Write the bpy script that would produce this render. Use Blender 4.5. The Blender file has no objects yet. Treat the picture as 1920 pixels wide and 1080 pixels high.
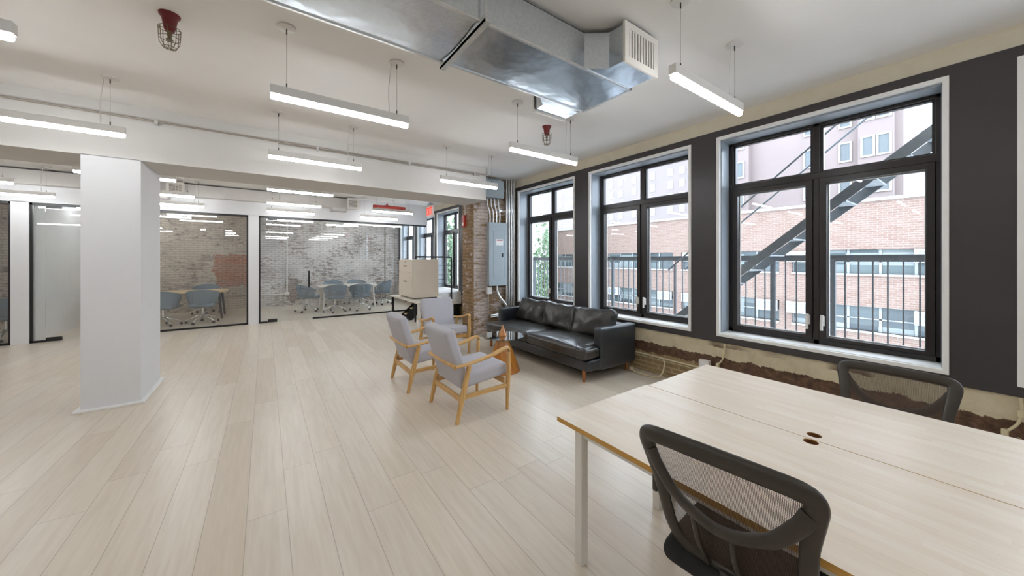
import bpy, bmesh, math, random
from mathutils import Vector, Matrix, Quaternion, noise
random.seed(7)
SC = bpy.context.scene
COL = SC.collection
PI = math.pi
R = math.radians

# ------------------------------------------------------------------ camera
YAW = R(35.4)
cam_d = bpy.data.cameras.new('camera')
cam = bpy.data.objects.new('camera', cam_d)
COL.objects.link(cam)
cam.location = (0, 0, 1.6)
cam.rotation_euler = (R(90), 0, -YAW)
cam_d.sensor_width = 36.0
cam_d.lens = 36.0 * 652.0 / 1920.0
cam_d.shift_y = -54.0 / 1920.0
cam_d.clip_start = 0.05
cam_d.clip_end = 600
SC.camera = cam

# ------------------------------------------------------------------ world, exposure
SKY_STRENGTH = 6.8
TUBE_STRENGTH = 35.0
SC.view_settings.view_transform = 'Standard'
SC.view_settings.look = 'None'
SC.view_settings.exposure = 0.0
SC.view_settings.gamma = 1.0
SC.view_settings.use_curve_mapping = False
world = bpy.data.worlds.new('overcast_sky')
SC.world = world
world.use_nodes = True
wn = world.node_tree
wn.nodes.clear()
w_out = wn.nodes.new('ShaderNodeOutputWorld')
w_bg = wn.nodes.new('ShaderNodeBackground')
w_tc = wn.nodes.new('ShaderNodeTexCoord')
w_sep = wn.nodes.new('ShaderNodeSeparateXYZ')
w_ramp = wn.nodes.new('ShaderNodeValToRGB')
w_ramp.color_ramp.elements[0].position = 0.0
w_ramp.color_ramp.elements[0].color = (0.76, 0.85, 0.97, 1)
w_ramp.color_ramp.elements[1].position = 0.7
w_ramp.color_ramp.elements[1].color = (0.84, 0.92, 1.0, 1)
wn.links.new(w_tc.outputs['Generated'], w_sep.inputs[0])
wn.links.new(w_sep.outputs['Z'], w_ramp.inputs[0])
wn.links.new(w_ramp.outputs[0], w_bg.inputs['Color'])
w_bg.inputs['Strength'].default_value = SKY_STRENGTH
wn.links.new(w_bg.outputs[0], w_out.inputs[0])
try:
    SC.cycles.max_bounces = 10
    SC.cycles.diffuse_bounces = 6
    SC.cycles.transparent_max_bounces = 24
    SC.cycles.sample_clamp_indirect = 6.0
    SC.cycles.caustics_reflective = False
    SC.cycles.caustics_refractive = False
except Exception:
    pass

# ------------------------------------------------------------------ materials
def srgb(r, g, b):
    def f(c):
        c /= 255.0
        return c / 12.92 if c <= 0.04045 else ((c + 0.055) / 1.055) ** 2.4
    return (f(r), f(g), f(b), 1.0)

class NT:
    """small node-tree helper"""
    def __init__(self, name):
        self.m = bpy.data.materials.new(name)
        self.m.use_nodes = True
        self.t = self.m.node_tree
        self.b = self.t.nodes['Principled BSDF']
        self.out = self.t.nodes['Material Output']
    def n(self, kind, **kw):
        nd = self.t.nodes.new(kind)
        for k, v in kw.items():
            setattr(nd, k, v)
        return nd
    def l(self, a, b):
        self.t.links.new(a, b)
    def val(self, sock, v):
        if hasattr(v, 'is_linked') or hasattr(v, 'links'):
            self.l(v, sock)
        else:
            sock.default_value = v
    def math(self, op, a, b=0.0, c=None):
        nd = self.n('ShaderNodeMath', operation=op)
        self.val(nd.inputs[0], a)
        self.val(nd.inputs[1], b)
        if c is not None:
            self.val(nd.inputs[2], c)
        return nd.outputs[0]
    def mix(self, fac, a, b, blend='MIX'):
        nd = self.n('ShaderNodeMix', data_type='RGBA', blend_type=blend)
        self.val(nd.inputs[0], fac)
        self.val(nd.inputs[6], a)
        self.val(nd.inputs[7], b)
        return nd.outputs[2]
    def noise(self, vec, scale, detail=3.0, rough=0.55):
        nd = self.n('ShaderNodeTexNoise')
        nd.inputs['Scale'].default_value = scale
        nd.inputs['Detail'].default_value = detail
        nd.inputs['Roughness'].default_value = rough
        if vec is not None:
            self.l(vec, nd.inputs['Vector'])
        return nd.outputs['Fac']
    def ramp(self, fac, stops):
        nd = self.n('ShaderNodeValToRGB')
        els = nd.color_ramp.elements
        while len(els) < len(stops):
            els.new(0.5)
        for e, (p, c) in zip(els, stops):
            e.position = p
            e.color = c
        self.l(fac, nd.inputs[0])
        return nd.outputs[0]
    def obj(self, scale=None):
        tc = self.n('ShaderNodeTexCoord')
        if scale is None:
            return tc.outputs['Object']
        mp = self.n('ShaderNodeMapping')
        mp.inputs['Scale'].default_value = scale
        self.l(tc.outputs['Object'], mp.inputs['Vector'])
        return mp.outputs[0]
    def pos(self):
        return self.n('ShaderNodeNewGeometry').outputs['Position']
    def bump(self, h, strength=0.2, dist=0.01):
        nd = self.n('ShaderNodeBump')
        nd.inputs['Strength'].default_value = strength
        nd.inputs['Distance'].default_value = dist
        self.l(h, nd.inputs['Height'])
        self.l(nd.outputs[0], self.b.inputs['Normal'])

def mat(name, col, rough=0.5, metal=0.0, var=0.06, scale=6.0, bump=0.0, stretch=None, coat=0.0, spec=None, bdist=0.004):
    """principled colour with slight procedural noise variation"""
    N = NT(name)
    v = N.obj(stretch) if stretch else N.obj()
    f = N.noise(v, scale, 4.0)
    c1 = tuple(max(0, c * (1 - var)) for c in col[:3]) + (1,)
    c2 = tuple(min(1, c * (1 + var)) for c in col[:3]) + (1,)
    N.l(N.ramp(f, [(0.3, c1), (0.7, c2)]), N.b.inputs['Base Color'])
    N.b.inputs['Roughness'].default_value = rough
    N.b.inputs['Metallic'].default_value = metal
    if coat:
        N.b.inputs['Coat Weight'].default_value = coat
        N.b.inputs['Coat Roughness'].default_value = 0.15
    if spec is not None:
        N.b.inputs['Specular IOR Level'].default_value = spec
    if bump:
        N.bump(f, bump, bdist)
    return N.m

def glass_mat(name, tint=(0.93, 0.96, 0.97, 1), refl=1.0, base=0.02):
    N = NT(name)
    tr = N.n('ShaderNodeBsdfTransparent')
    tr.inputs[0].default_value = tint
    gl = N.n('ShaderNodeBsdfGlossy')
    gl.inputs['Roughness'].default_value = 0.0
    gl.inputs['Color'].default_value = (1, 1, 1, 1)
    fr = N.n('ShaderNodeFresnel')
    fr.inputs['IOR'].default_value = 1.45
    fac = N.math('ADD', N.math('MULTIPLY', fr.outputs[0], refl), base)
    geo = N.n('ShaderNodeNewGeometry')
    fac = N.math('MULTIPLY', fac, N.math('SUBTRACT', 1.0, geo.outputs['Backfacing']))   # a thin sheet mirrors once, at its near face
    mx = N.n('ShaderNodeMixShader')
    N.l(fac, mx.inputs[0])
    N.l(tr.outputs[0], mx.inputs[1])
    N.l(gl.outputs[0], mx.inputs[2])
    N.l(mx.outputs[0], N.out.inputs['Surface'])
    return N.m

def emit_mat(name, col, strength):
    N = NT(name)
    N.b.inputs['Base Color'].default_value = col
    N.b.inputs['Emission Color'].default_value = col
    N.b.inputs['Emission Strength'].default_value = strength
    return N.m

def floor_mat():
    N = NT('pale_oak_planks')
    p = N.n('ShaderNodeSeparateXYZ')
    N.l(N.pos(), p.inputs[0])
    X, Y = p.outputs[0], p.outputs[1]
    W, L = 0.208, 2.1
    u = N.math('DIVIDE', N.math('ADD', X, 20.06), W)
    row = N.math('FLOOR', u)
    wn1 = N.n('ShaderNodeTexWhiteNoise', noise_dimensions='1D')
    N.l(row, wn1.inputs['W'])
    v = N.math('ADD', N.math('DIVIDE', N.math('ADD', Y, 30.0), L), N.math('MULTIPLY', wn1.outputs['Value'], 7.3))
    idx = N.math('FLOOR', v)
    cmb = N.n('ShaderNodeCombineXYZ')
    N.l(row, cmb.inputs[0]); N.l(idx, cmb.inputs[1])
    wn2 = N.n('ShaderNodeTexWhiteNoise', noise_dimensions='2D')
    N.l(cmb.outputs[0], wn2.inputs['Vector'])
    plank = wn2.outputs['Value']
    base = N.ramp(plank, [(0.0, srgb(212, 199, 181)), (0.25, srgb(219, 207, 190)), (0.5, srgb(222, 210, 193)), (0.75, srgb(217, 207, 192)), (1.0, srgb(226, 215, 199))])
    # grain: noise stretched along the plank, shifted per plank
    gv = N.n('ShaderNodeCombineXYZ')
    N.l(N.math('ADD', N.math('MULTIPLY', X, 34.0), N.math('MULTIPLY', plank, 91.0)), gv.inputs[0])
    N.l(N.math('MULTIPLY', Y, 2.2), gv.inputs[1])
    N.l(N.math('MULTIPLY', plank, 37.0), gv.inputs[2])
    g = N.noise(gv.outputs[0], 1.0, 6.0, 0.6)
    base = N.mix(N.math('MULTIPLY', N.ramp(g, [(0.35, (1, 1, 1, 1)), (0.62, (0, 0, 0, 1))]), 0.22), base, srgb(176, 156, 132))
    # knots
    kv = N.n('ShaderNodeCombineXYZ')
    N.l(N.math('ADD', N.math('MULTIPLY', X, 9.0), N.math('MULTIPLY', plank, 31.0)), kv.inputs[0])
    N.l(N.math('MULTIPLY', Y, 3.2), kv.inputs[1])
    kn = N.ramp(N.noise(kv.outputs[0], 1.0, 4.0, 0.65), [(0.70, (0, 0, 0, 1)), (0.80, (1, 1, 1, 1))])
    base = N.mix(N.math('MULTIPLY', kn, 0.5), base, srgb(140, 122, 104))
    # seams
    fu = N.math('FRACT', u)
    fv = N.math('FRACT', v)
    e1 = N.math('LESS_THAN', N.math('MINIMUM', fu, N.math('SUBTRACT', 1.0, fu)), 0.010)
    e2 = N.math('LESS_THAN', N.math('MINIMUM', fv, N.math('SUBTRACT', 1.0, fv)), 0.0010)
    seam = N.math('MAXIMUM', e1, e2)
    base = N.mix(N.math('MULTIPLY', seam, 0.45), base, srgb(120, 104, 86))
    N.l(base, N.b.inputs['Base Color'])
    N.b.inputs['Roughness'].default_value = 0.30
    N.b.inputs['Specular IOR Level'].default_value = 0.5
    N.bump(N.math('SUBTRACT', g, seam), 0.06, 0.002)
    return N.m

def wood_mat(name, c1, c2, rough=0.45, axis=1, freq=30.0, coat=0.0):
    N = NT(name)
    s = [freq, freq, freq]
    s[axis] = freq / 14.0
    v = N.obj(tuple(s))
    g = N.noise(v, 1.0, 6.0, 0.62)
    N.l(N.ramp(g, [(0.3, c1), (0.7, c2)]), N.b.inputs['Base Color'])
    N.b.inputs['Roughness'].default_value = rough
    if coat:
        N.b.inputs['Coat Weight'].default_value = coat
        N.b.inputs['Coat Roughness'].default_value = 0.12
    N.bump(g, 0.05, 0.002)
    return N.m

def desktop_mat():
    """pale strip-glued birch: staves along Y"""
    N = NT('pale_birch_staves')
    p = N.n('ShaderNodeSeparateXYZ')
    N.l(N.pos(), p.inputs[0])
    X, Y = p.outputs[0], p.outputs[1]
    u = N.math('DIVIDE', N.math('ADD', X, 10.0), 0.045)
    row = N.math('FLOOR', u)
    w1 = N.n('ShaderNodeTexWhiteNoise', noise_dimensions='1D')
    N.l(row, w1.inputs['W'])
    v = N.math('ADD', N.math('DIVIDE', N.math('ADD', Y, 10.0), 0.5), N.math('MULTIPLY', w1.outputs['Value'], 5.0))
    cm = N.n('ShaderNodeCombineXYZ')
    N.l(row, cm.inputs[0]); N.l(N.math('FLOOR', v), cm.inputs[1])
    w2 = N.n('ShaderNodeTexWhiteNoise', noise_dimensions='2D')
    N.l(cm.outputs[0], w2.inputs['Vector'])
    base = N.ramp(w2.outputs['Value'], [(0.0, srgb(231, 217, 198)), (0.5, srgb(234, 221, 203)), (1.0, srgb(237, 226, 210))])
    gv = N.n('ShaderNodeCombineXYZ')
    N.l(N.math('MULTIPLY', X, 70.0), gv.inputs[0]); N.l(N.math('MULTIPLY', Y, 5.0), gv.inputs[1])
    N.l(N.math('MULTIPLY', w2.outputs['Value'], 20.0), gv.inputs[2])
    g = N.noise(gv.outputs[0], 1.0, 5.0, 0.6)
    base = N.mix(N.math('MULTIPLY', N.ramp(g, [(0.3, (1, 1, 1, 1)), (0.55, (0, 0, 0, 1))]), 0.14), base, srgb(176, 146, 108))
    kn = N.ramp(N.noise(N.obj((9.0, 2.6, 1.0)), 1.0, 3.0, 0.7), [(0.70, (0, 0, 0, 1)), (0.78, (1, 1, 1, 1))])
    base = N.mix(N.math('MULTIPLY', kn, 0.35), base, srgb(170, 132, 88))
    N.l(base, N.b.inputs['Base Color'])
    N.b.inputs['Roughness'].default_value = 0.36
    return N.m

def brick_mat(name, plane, brick1, brick2, mortar, wash=None, wash_amt=0.5, wash_scale=1.2, bw=0.205, bh=0.068, mort=0.010, wash_left=None, front=None,
              patches=(), bump=0.5, speck=0.0):
    """bricks laid in the world plane 'xz' or 'yz'; a coat of worn whitewash; patches = rough rectangles of bare brick"""
    N = NT(name)
    p = N.n('ShaderNodeSeparateXYZ')
    N.l(N.pos(), p.inputs[0])
    H = p.outputs[0] if plane == 'xz' else (p.outputs[1] if plane == 'yz' else N.math('ADD', p.outputs[0], p.outputs[1]))
    Z = p.outputs[2]
    cv = N.n('ShaderNodeCombineXYZ')
    N.l(N.math('ADD', H, 40.0), cv.inputs[0]); N.l(N.math('ADD', Z, 40.0), cv.inputs[1])
    V = cv.outputs[0]
    bt = N.n('ShaderNodeTexBrick')
    bt.inputs['Scale'].default_value = 1.0
    bt.inputs['Brick Width'].default_value = bw
    bt.inputs['Row Height'].default_value = bh
    bt.inputs['Mortar Size'].default_value = mort
    bt.inputs['Mortar Smooth'].default_value = 0.3
    bt.inputs['Bias'].default_value = 0.0
    bt.inputs['Color1'].default_value = brick1
    bt.inputs['Color2'].default_value = brick2
    bt.inputs['Mortar'].default_value = mortar
    N.l(V, bt.inputs['Vector'])
    col = bt.outputs['Color']
    n1 = N.noise(V, 9.0, 5.0, 0.7)
    col = N.mix(0.45, col, N.ramp(n1, [(0.3, (0.35, 0.33, 0.3, 1)), (0.7, (1, 1, 1, 1))]), 'MULTIPLY')
    if wash is not None:
        sv = N.n('ShaderNodeVectorMath', operation='MULTIPLY')
        N.l(V, sv.inputs[0]); sv.inputs[1].default_value = (5.5, 15.0, 1.0)
        big = N.noise(V, wash_scale, 4.0, 0.6)
        fleck = N.noise(sv.outputs[0], 1.0, 5.0, 0.72)
        m = N.math('ADD', N.math('MULTIPLY', big, 0.55), N.math('MULTIPLY', fleck, 0.95))
        m = N.math('SUBTRACT', m, N.math('MULTIPLY', bt.outputs['Fac'], speck))
        if front:
            m = N.math('ADD', m, N.math('MULTIPLY', N.math('MULTIPLY', N.math('LESS_THAN', p.outputs[0], front[0]), N.math('LESS_THAN', p.outputs[1], front[1])), front[2]))
        wm = N.ramp(m, [(0.80 - wash_amt * 0.25, (0, 0, 0, 1)), (0.90 - wash_amt * 0.25, (1, 1, 1, 1))])
        for (h0, h1, z0, z1, red) in patches:
            jit = N.math('MULTIPLY', N.math('SUBTRACT', N.noise(V, 3.5, 5.0, 0.7), 0.5), 0.9)
            a = N.math('GREATER_THAN', N.math('ADD', H, jit), h0)
            b = N.math('LESS_THAN', N.math('ADD', H, jit), h1)
            c = N.math('GREATER_THAN', N.math('ADD', Z, jit), z0)
            d = N.math('LESS_THAN', N.math('ADD', Z, jit), z1)
            ins = N.math('MULTIPLY', N.math('MULTIPLY', a, b), N.math('MULTIPLY', c, d))
            wm = N.math('MULTIPLY', wm, N.math('SUBTRACT', 1.0, N.math('MULTIPLY', ins, 0.9)))
            if red:
                col = N.mix(N.math('MULTIPLY', ins, N.math('SUBTRACT', 0.9, N.math('MULTIPLY', bt.outputs['Fac'], 0.8))), col, N.ramp(fleck, [(0.35, srgb(122, 66, 36)), (0.65, srgb(186, 108, 64))]))
        wcol = N.ramp(N.noise(V, 2.3, 4.0), [(0.3, tuple(c * 0.72 for c in wash[:3]) + (1,)), (0.7, wash)])
        if wash_left:
            wcol = N.mix(N.math('MULTIPLY', N.math('LESS_THAN', H, -0.23), 0.8), wcol, wash_left, 'MULTIPLY')
        wcol = N.mix(N.math('MULTIPLY', bt.outputs['Fac'], 0.42), wcol, srgb(120, 110, 104))
        col = N.mix(wm, col, wcol)
    N.l(col, N.b.inputs['Base Color'])
    N.b.inputs['Roughness'].default_value = 0.85
    h = N.math('ADD', N.math('MULTIPLY', N.math('SUBTRACT', 1.0, bt.outputs['Fac']), 0.8), N.math('MULTIPLY', n1, 0.6))
    N.bump(h, bump, 0.012)
    return N.m

def low_wall_mat():
    """cream upper wall; below the panel a band of plaster, a band of broken brown brick and yellowish brick at the bottom"""
    N = NT('window_wall_plaster')
    P = N.pos()
    p = N.n('ShaderNodeSeparateXYZ')
    N.l(P, p.inputs[0])
    Y, Z = p.outputs[1], p.outputs[2]
    cv = N.n('ShaderNodeCombineXYZ')
    N.l(N.math('ADD', Y, 40.0), cv.inputs[0]); N.l(N.math('ADD', Z, 40.0), cv.inputs[1])
    V = cv.outputs[0]
    n1 = N.noise(V, 5.0, 6.0, 0.7)
    n2 = N.noise(V, 16.0, 6.0, 0.7)
    jit = N.math('ADD', N.math('MULTIPLY', N.math('SUBTRACT', n1, 0.5), 0.16), N.math('MULTIPLY', N.math('SUBTRACT', n2, 0.5), 0.05))
    zz = N.math('ADD', Z, jit)
    bt = N.n('ShaderNodeTexBrick')
    bt.inputs['Scale'].default_value = 1.0
    bt.inputs['Brick Width'].default_value = 0.19
    bt.inputs['Row Height'].default_value = 0.058
    bt.inputs['Mortar Size'].default_value = 0.012
    bt.inputs['Color1'].default_value = srgb(150, 126, 92)
    bt.inputs['Color2'].default_value = srgb(172, 148, 108)
    bt.inputs['Mortar'].default_value = srgb(186, 168, 132)
    N.l(V, bt.inputs['Vector'])
    low = N.mix(0.5, bt.outputs['Color'], N.ramp(n2, [(0.3, (0.45, 0.42, 0.38, 1)), (0.7, (1, 1, 1, 1))]), 'MULTIPLY')
    brown = N.ramp(n2, [(0.3, srgb(52, 38, 28)), (0.5, srgb(92, 66, 48)), (0.62, srgb(110, 84, 66)), (0.8, srgb(150, 122, 92))])
    plast = N.ramp(n1, [(0.25, srgb(176, 164, 134)), (0.5, srgb(200, 188, 160)), (0.75, srgb(212, 202, 176))])
    cream = N.ramp(n1, [(0.3, srgb(214, 205, 184)), (0.7, srgb(222, 214, 196))])
    # wide gouges eat into the plaster just under the dark panel in places
    gx = N.ramp(N.noise(V, 1.15, 2.0, 0.5), [(0.60, (0, 0, 0, 1)), (0.66, (1, 1, 1, 1))])
    gz = N.math('GREATER_THAN', zz, 0.545)
    c = N.mix(N.math('GREATER_THAN', zz, 0.29), low, brown)
    c = N.mix(N.math('GREATER_THAN', zz, 0.42), c, plast)
    c = N.mix(N.math('MULTIPLY', gx, gz), c, brown)
    c = N.mix(N.math('GREATER_THAN', Z, 0.8), c, cream)
    N.l(c, N.b.inputs['Base Color'])
    N.b.inputs['Roughness'].default_value = 0.8
    N.bump(N.math('ADD', n1, N.math('MULTIPLY', n2, 0.6)), 0.45, 0.02)
    return N.m

def duct_mat():
    N = NT('galvanised_sheet')
    v = N.obj()
    f = N.noise(v, 2.3, 3.0, 0.5)
    f2 = N.noise(v, 60.0, 2.0)
    N.l(N.ramp(f2, [(0.3, (0.60, 0.66, 0.72, 1)), (0.7, (0.70, 0.76, 0.82, 1))]), N.b.inputs['Base Color'])
    N.b.inputs['Metallic'].default_value = 1.0
    N.b.inputs['Roughness'].default_value = 0.24
    N.bump(f, 0.20, 0.08)
    return N.m

def mesh_fabric_mat():
    N = NT('black_mesh_fabric')
    v = N.obj()
    s = N.n('ShaderNodeSeparateXYZ')
    N.l(v, s.inputs[0])
    a = N.math('FRACT', N.math('MULTIPLY', s.outputs[1], 240.0))
    b = N.math('FRACT', N.math('MULTIPLY', s.outputs[2], 240.0))
    thr = N.math('MAXIMUM', N.math('LESS_THAN', a, 0.36), N.math('LESS_THAN', b, 0.36))
    tr = N.n('ShaderNodeBsdfTransparent')
    mx = N.n('ShaderNodeMixShader')
    N.b.inputs['Base Color'].default_value = srgb(72, 58, 48)
    N.b.inputs['Roughness'].default_value = 0.6
    N.l(thr, mx.inputs[0])
    N.l(tr.outputs[0], mx.inputs[1])
    N.l(N.b.outputs[0], mx.inputs[2])
    N.l(mx.outputs[0], N.out.inputs['Surface'])
    return N.m

def facade_glass_mat():
    N = NT('facade_window_glass')
    v = N.pos()
    s = N.n('ShaderNodeSeparateXYZ'); N.l(v, s.inputs[0])
    cm = N.n('ShaderNodeCombineXYZ')
    N.l(N.math('FLOOR', N.math('MULTIPLY', s.outputs[1], 0.8)), cm.inputs[0])
    N.l(N.math('FLOOR', N.math('MULTIPLY', s.outputs[2], 1.55)), cm.inputs[1])
    w = N.n('ShaderNodeTexWhiteNoise', noise_dimensions='2D'); N.l(cm.outputs[0], w.inputs['Vector'])
    c = N.ramp(w.outputs['Value'], [(0.0, srgb(56, 67, 72)), (0.45, srgb(77, 89, 92)), (0.65, srgb(95, 106, 108)), (1.0, srgb(142, 149, 149))])
    N.l(c, N.b.inputs['Base Color'])
    N.b.inputs['Roughness'].default_value = 0.15
    return N.m

M = {}
M['floor'] = floor_mat()
M['ceiling'] = mat('ceiling_paint', srgb(236, 234, 231), 0.9, var=0.02, scale=1.5)
M['white_wall'] = mat('white_wall_paint', srgb(220, 220, 221), 0.75, var=0.015, scale=2)
M['beam'] = mat('beam_paint', srgb(208, 205, 201), 0.8, var=0.02, scale=2)
M['low_wall'] = low_wall_mat()
M['dark'] = mat('charcoal_panel', srgb(60, 56, 57), 0.38, var=0.06, scale=3)
M['frame'] = mat('black_window_frame', srgb(42, 37, 36), 0.30, var=0.05)
M['white_trim'] = mat('white_trim', srgb(238, 238, 236), 0.5, var=0.02)
M['silver'] = mat('brushed_silver', (0.72, 0.72, 0.72, 1), 0.3, 1.0, var=0.03)
M['glass'] = glass_mat('window_glass', (0.95, 0.97, 0.985, 1), 1.3, 0.015)
M['part_glass'] = glass_mat('partition_glass', (0.965, 0.975, 0.975, 1), 1.6, 0.05)
M['black'] = mat('black_metal', srgb(22, 22, 24), 0.4, var=0.1)
M['brick_back'] = brick_mat('washed_brick_back', 'xz', srgb(122, 106, 98), srgb(150, 136, 128), srgb(176, 168, 160),
                            wash=srgb(224, 220, 216), wash_amt=0.68, speck=0.06, wash_left=(0.80, 0.72, 0.60, 1), patches=((-1.3, -0.3, 0.75, 1.75, 1), (0.6, 1.0, 0.15, 1.0, 0)))
M['brick_side'] = brick_mat('washed_brick_side', 'yz', srgb(112, 84, 70), srgb(140, 110, 94), srgb(176, 168, 160),
                            wash=srgb(206, 200, 194), wash_amt=0.4)
M['brick_pier'] = brick_mat('pier_brick', 'xy', srgb(126, 98, 66), srgb(152, 120, 84), srgb(158, 136, 106),
                            wash=srgb(208, 192, 182), wash_amt=0.10, wash_scale=1.4, front=(3.80, 6.21, 0.16))
M['duct'] = duct_mat()
M['duct_white'] = mat('painted_duct', srgb(205, 202, 198), 0.5, var=0.03)
M['grille'] = mat('grille_white', srgb(226, 222, 214), 0.5, var=0.02)
M['grille_dark'] = mat('grille_slots', srgb(96, 90, 84), 0.7, var=0.1)
M['lamp_white'] = mat('lamp_housing_white', srgb(222, 220, 216), 0.45, var=0.02)
M['tube'] = emit_mat('lit_tube', (0.95, 0.972, 1.0, 1), TUBE_STRENGTH)
M['cable'] = mat('suspension_wire', srgb(168, 165, 160), 0.4, 0.6, var=0.05)
M['red'] = mat('sprinkler_red', srgb(104, 12, 12), 0.45, var=0.12)
M['red_pipe'] = mat('red_pipe_paint', srgb(150, 44, 34), 0.5, var=0.1)
M['bronze'] = mat('bronze_wire', srgb(118, 104, 82), 0.4, 0.7, var=0.1)
M['pipe'] = mat('grey_conduit', srgb(160, 152, 142), 0.45, 0.3, var=0.08)
M['galv'] = mat('galvanised_conduit', (0.70, 0.71, 0.70, 1), 0.33, 0.9, var=0.06, scale=12)
M['panel_grey'] = mat('panel_grey_enamel', srgb(160, 172, 178), 0.45, var=0.03)
M['panel_line'] = mat('panel_seam', srgb(112, 122, 128), 0.6, var=0.03)
M['leather'] = mat('black_leather', (0.020, 0.024, 0.029, 1), 0.40, var=0.25, scale=9, bump=0.2, coat=0.3, bdist=0.01)
M['leather_sheen'] = mat('black_leather_cushion', (0.027, 0.025, 0.022, 1), 0.36, var=0.3, scale=6, bump=0.5, coat=0.35, bdist=0.03)  # brownish sheen on the cushions is put into the base colour
M['fabric'] = mat('grey_linen', srgb(184, 182, 188), 0.9, var=0.07, scale=160, bump=0.15)
M['fabric_tub'] = mat('blue_grey_felt', srgb(128, 140, 150), 0.85, var=0.06, scale=60, bump=0.1)
M['oak'] = wood_mat('honey_oak', srgb(188, 142, 82), srgb(218, 178, 118), 0.42, axis=2, freq=40)
M['oak_y'] = wood_mat('honey_oak_rail', srgb(188, 142, 82), srgb(218, 178, 118), 0.42, axis=0, freq=40)
M['teak'] = wood_mat('amber_veneer', srgb(166, 98, 34), srgb(204, 138, 62), 0.22, axis=2, freq=24, coat=0.5)
M['sofa_leg'] = wood_mat('walnut_leg', srgb(140, 82, 36), srgb(170, 106, 52), 0.4, axis=2, freq=40)
M['table_glass'] = glass_mat('smoked_table_glass', (0.62, 0.66, 0.66, 1), 1.6, 0.14)
M['desktop'] = desktop_mat()
M['desk_edge'] = wood_mat('birch_edge', srgb(186, 138, 60), srgb(206, 160, 84), 0.5, axis=1, freq=40)
M['desk_leg'] = mat('white_steel_leg', srgb(226, 222, 216), 0.4, var=0.02)
M['hole'] = mat('grommet_hole_wood', srgb(120, 76, 36), 0.7, var=0.2)
M['plastic'] = mat('black_plastic', srgb(56, 50, 43), 0.36, var=0.12, scale=20)
M['seat_black'] = mat('black_seat_fabric', srgb(26, 25, 25), 0.85, var=0.1, scale=120, bump=0.1)
M['mesh'] = mesh_fabric_mat()
M['chrome'] = mat('polished_aluminium', (0.80, 0.80, 0.79, 1), 0.2, 1.0, var=0.03)
M['caster'] = mat('caster_black', srgb(40, 42, 46), 0.5, var=0.1)
M['cabinet'] = mat('beige_cabinet_enamel', srgb(226, 216, 202), 0.45, var=0.02)
M['cab_line'] = mat('cabinet_hardware_taupe', srgb(120, 110, 98), 0.7, var=0.05)  # darker taupe of the drawer pulls and lock
M['exit_white'] = mat('exit_sign_white', srgb(240, 214, 208), 0.5, var=0.02)
M['exit_red'] = emit_mat('exit_letters_red', (0.9, 0.045, 0.02, 1), 0.8)
M['alarm_red'] = mat('alarm_red', srgb(176, 50, 36), 0.45, var=0.08)
M['white_plastic'] = mat('white_plastic', srgb(228, 226, 220), 0.45, var=0.02)
M['cord'] = mat('cream_cable', srgb(206, 194, 160), 0.55, var=0.05)
M['conf_top'] = mat('white_table_top', srgb(222, 216, 204), 0.4, var=0.03)
M['conf_wood'] = wood_mat('maple_table_top', srgb(206, 180, 140), srgb(222, 198, 158), 0.45, axis=0, freq=20)
M['office_wall'] = mat('office_wall_paint', srgb(234, 235, 235), 0.8, var=0.02)
M['facade'] = brick_mat('facade_brick', 'yz', srgb(131, 106, 96), srgb(141, 119, 109), srgb(150, 139, 131), bw=0.36, bh=0.115, mort=0.016, bump=0.1)
M['facade_glass'] = facade_glass_mat()
M['facade_white'] = mat('facade_white_sill', srgb(178, 176, 173), 0.7, var=0.03)
M['tower'] = mat('pale_pink_tower', srgb(138, 126, 124), 0.9, var=0.04, scale=0.3)
M['tower_b'] = mat('pale_grey_tower', srgb(133, 125, 124), 0.9, var=0.04, scale=0.3)
M['tower_pane'] = mat('tower_pane', srgb(140, 145, 148), 0.4, var=0.05)
M['tower_pane_dark'] = mat('tower_pane_grey', srgb(98, 106, 110), 0.4, var=0.05)
M['pale_building'] = mat('pale_render', srgb(184, 188, 184), 0.9, var=0.02, scale=0.5)
M['iron'] = mat('fire_escape_iron', srgb(104, 110, 116), 0.6, 0.1, var=0.12, scale=30)
M['iron_light'] = mat('pale_grey_tread', srgb(158, 164, 168), 0.7, var=0.1, scale=20)  # treads paler than the rest of the iron
M['leaf'] = mat('tree_leaf', srgb(96, 118, 88), 0.7, var=0.3, scale=3)
M['bark'] = mat('tree_bark', srgb(92, 76, 60), 0.9, var=0.2, scale=8)
M['street'] = mat('street_grey', srgb(214, 216, 220), 0.9, var=0.1, scale=0.5)
M['label_white'] = mat('label_paper', srgb(236, 236, 234), 0.6, var=0.02)

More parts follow.
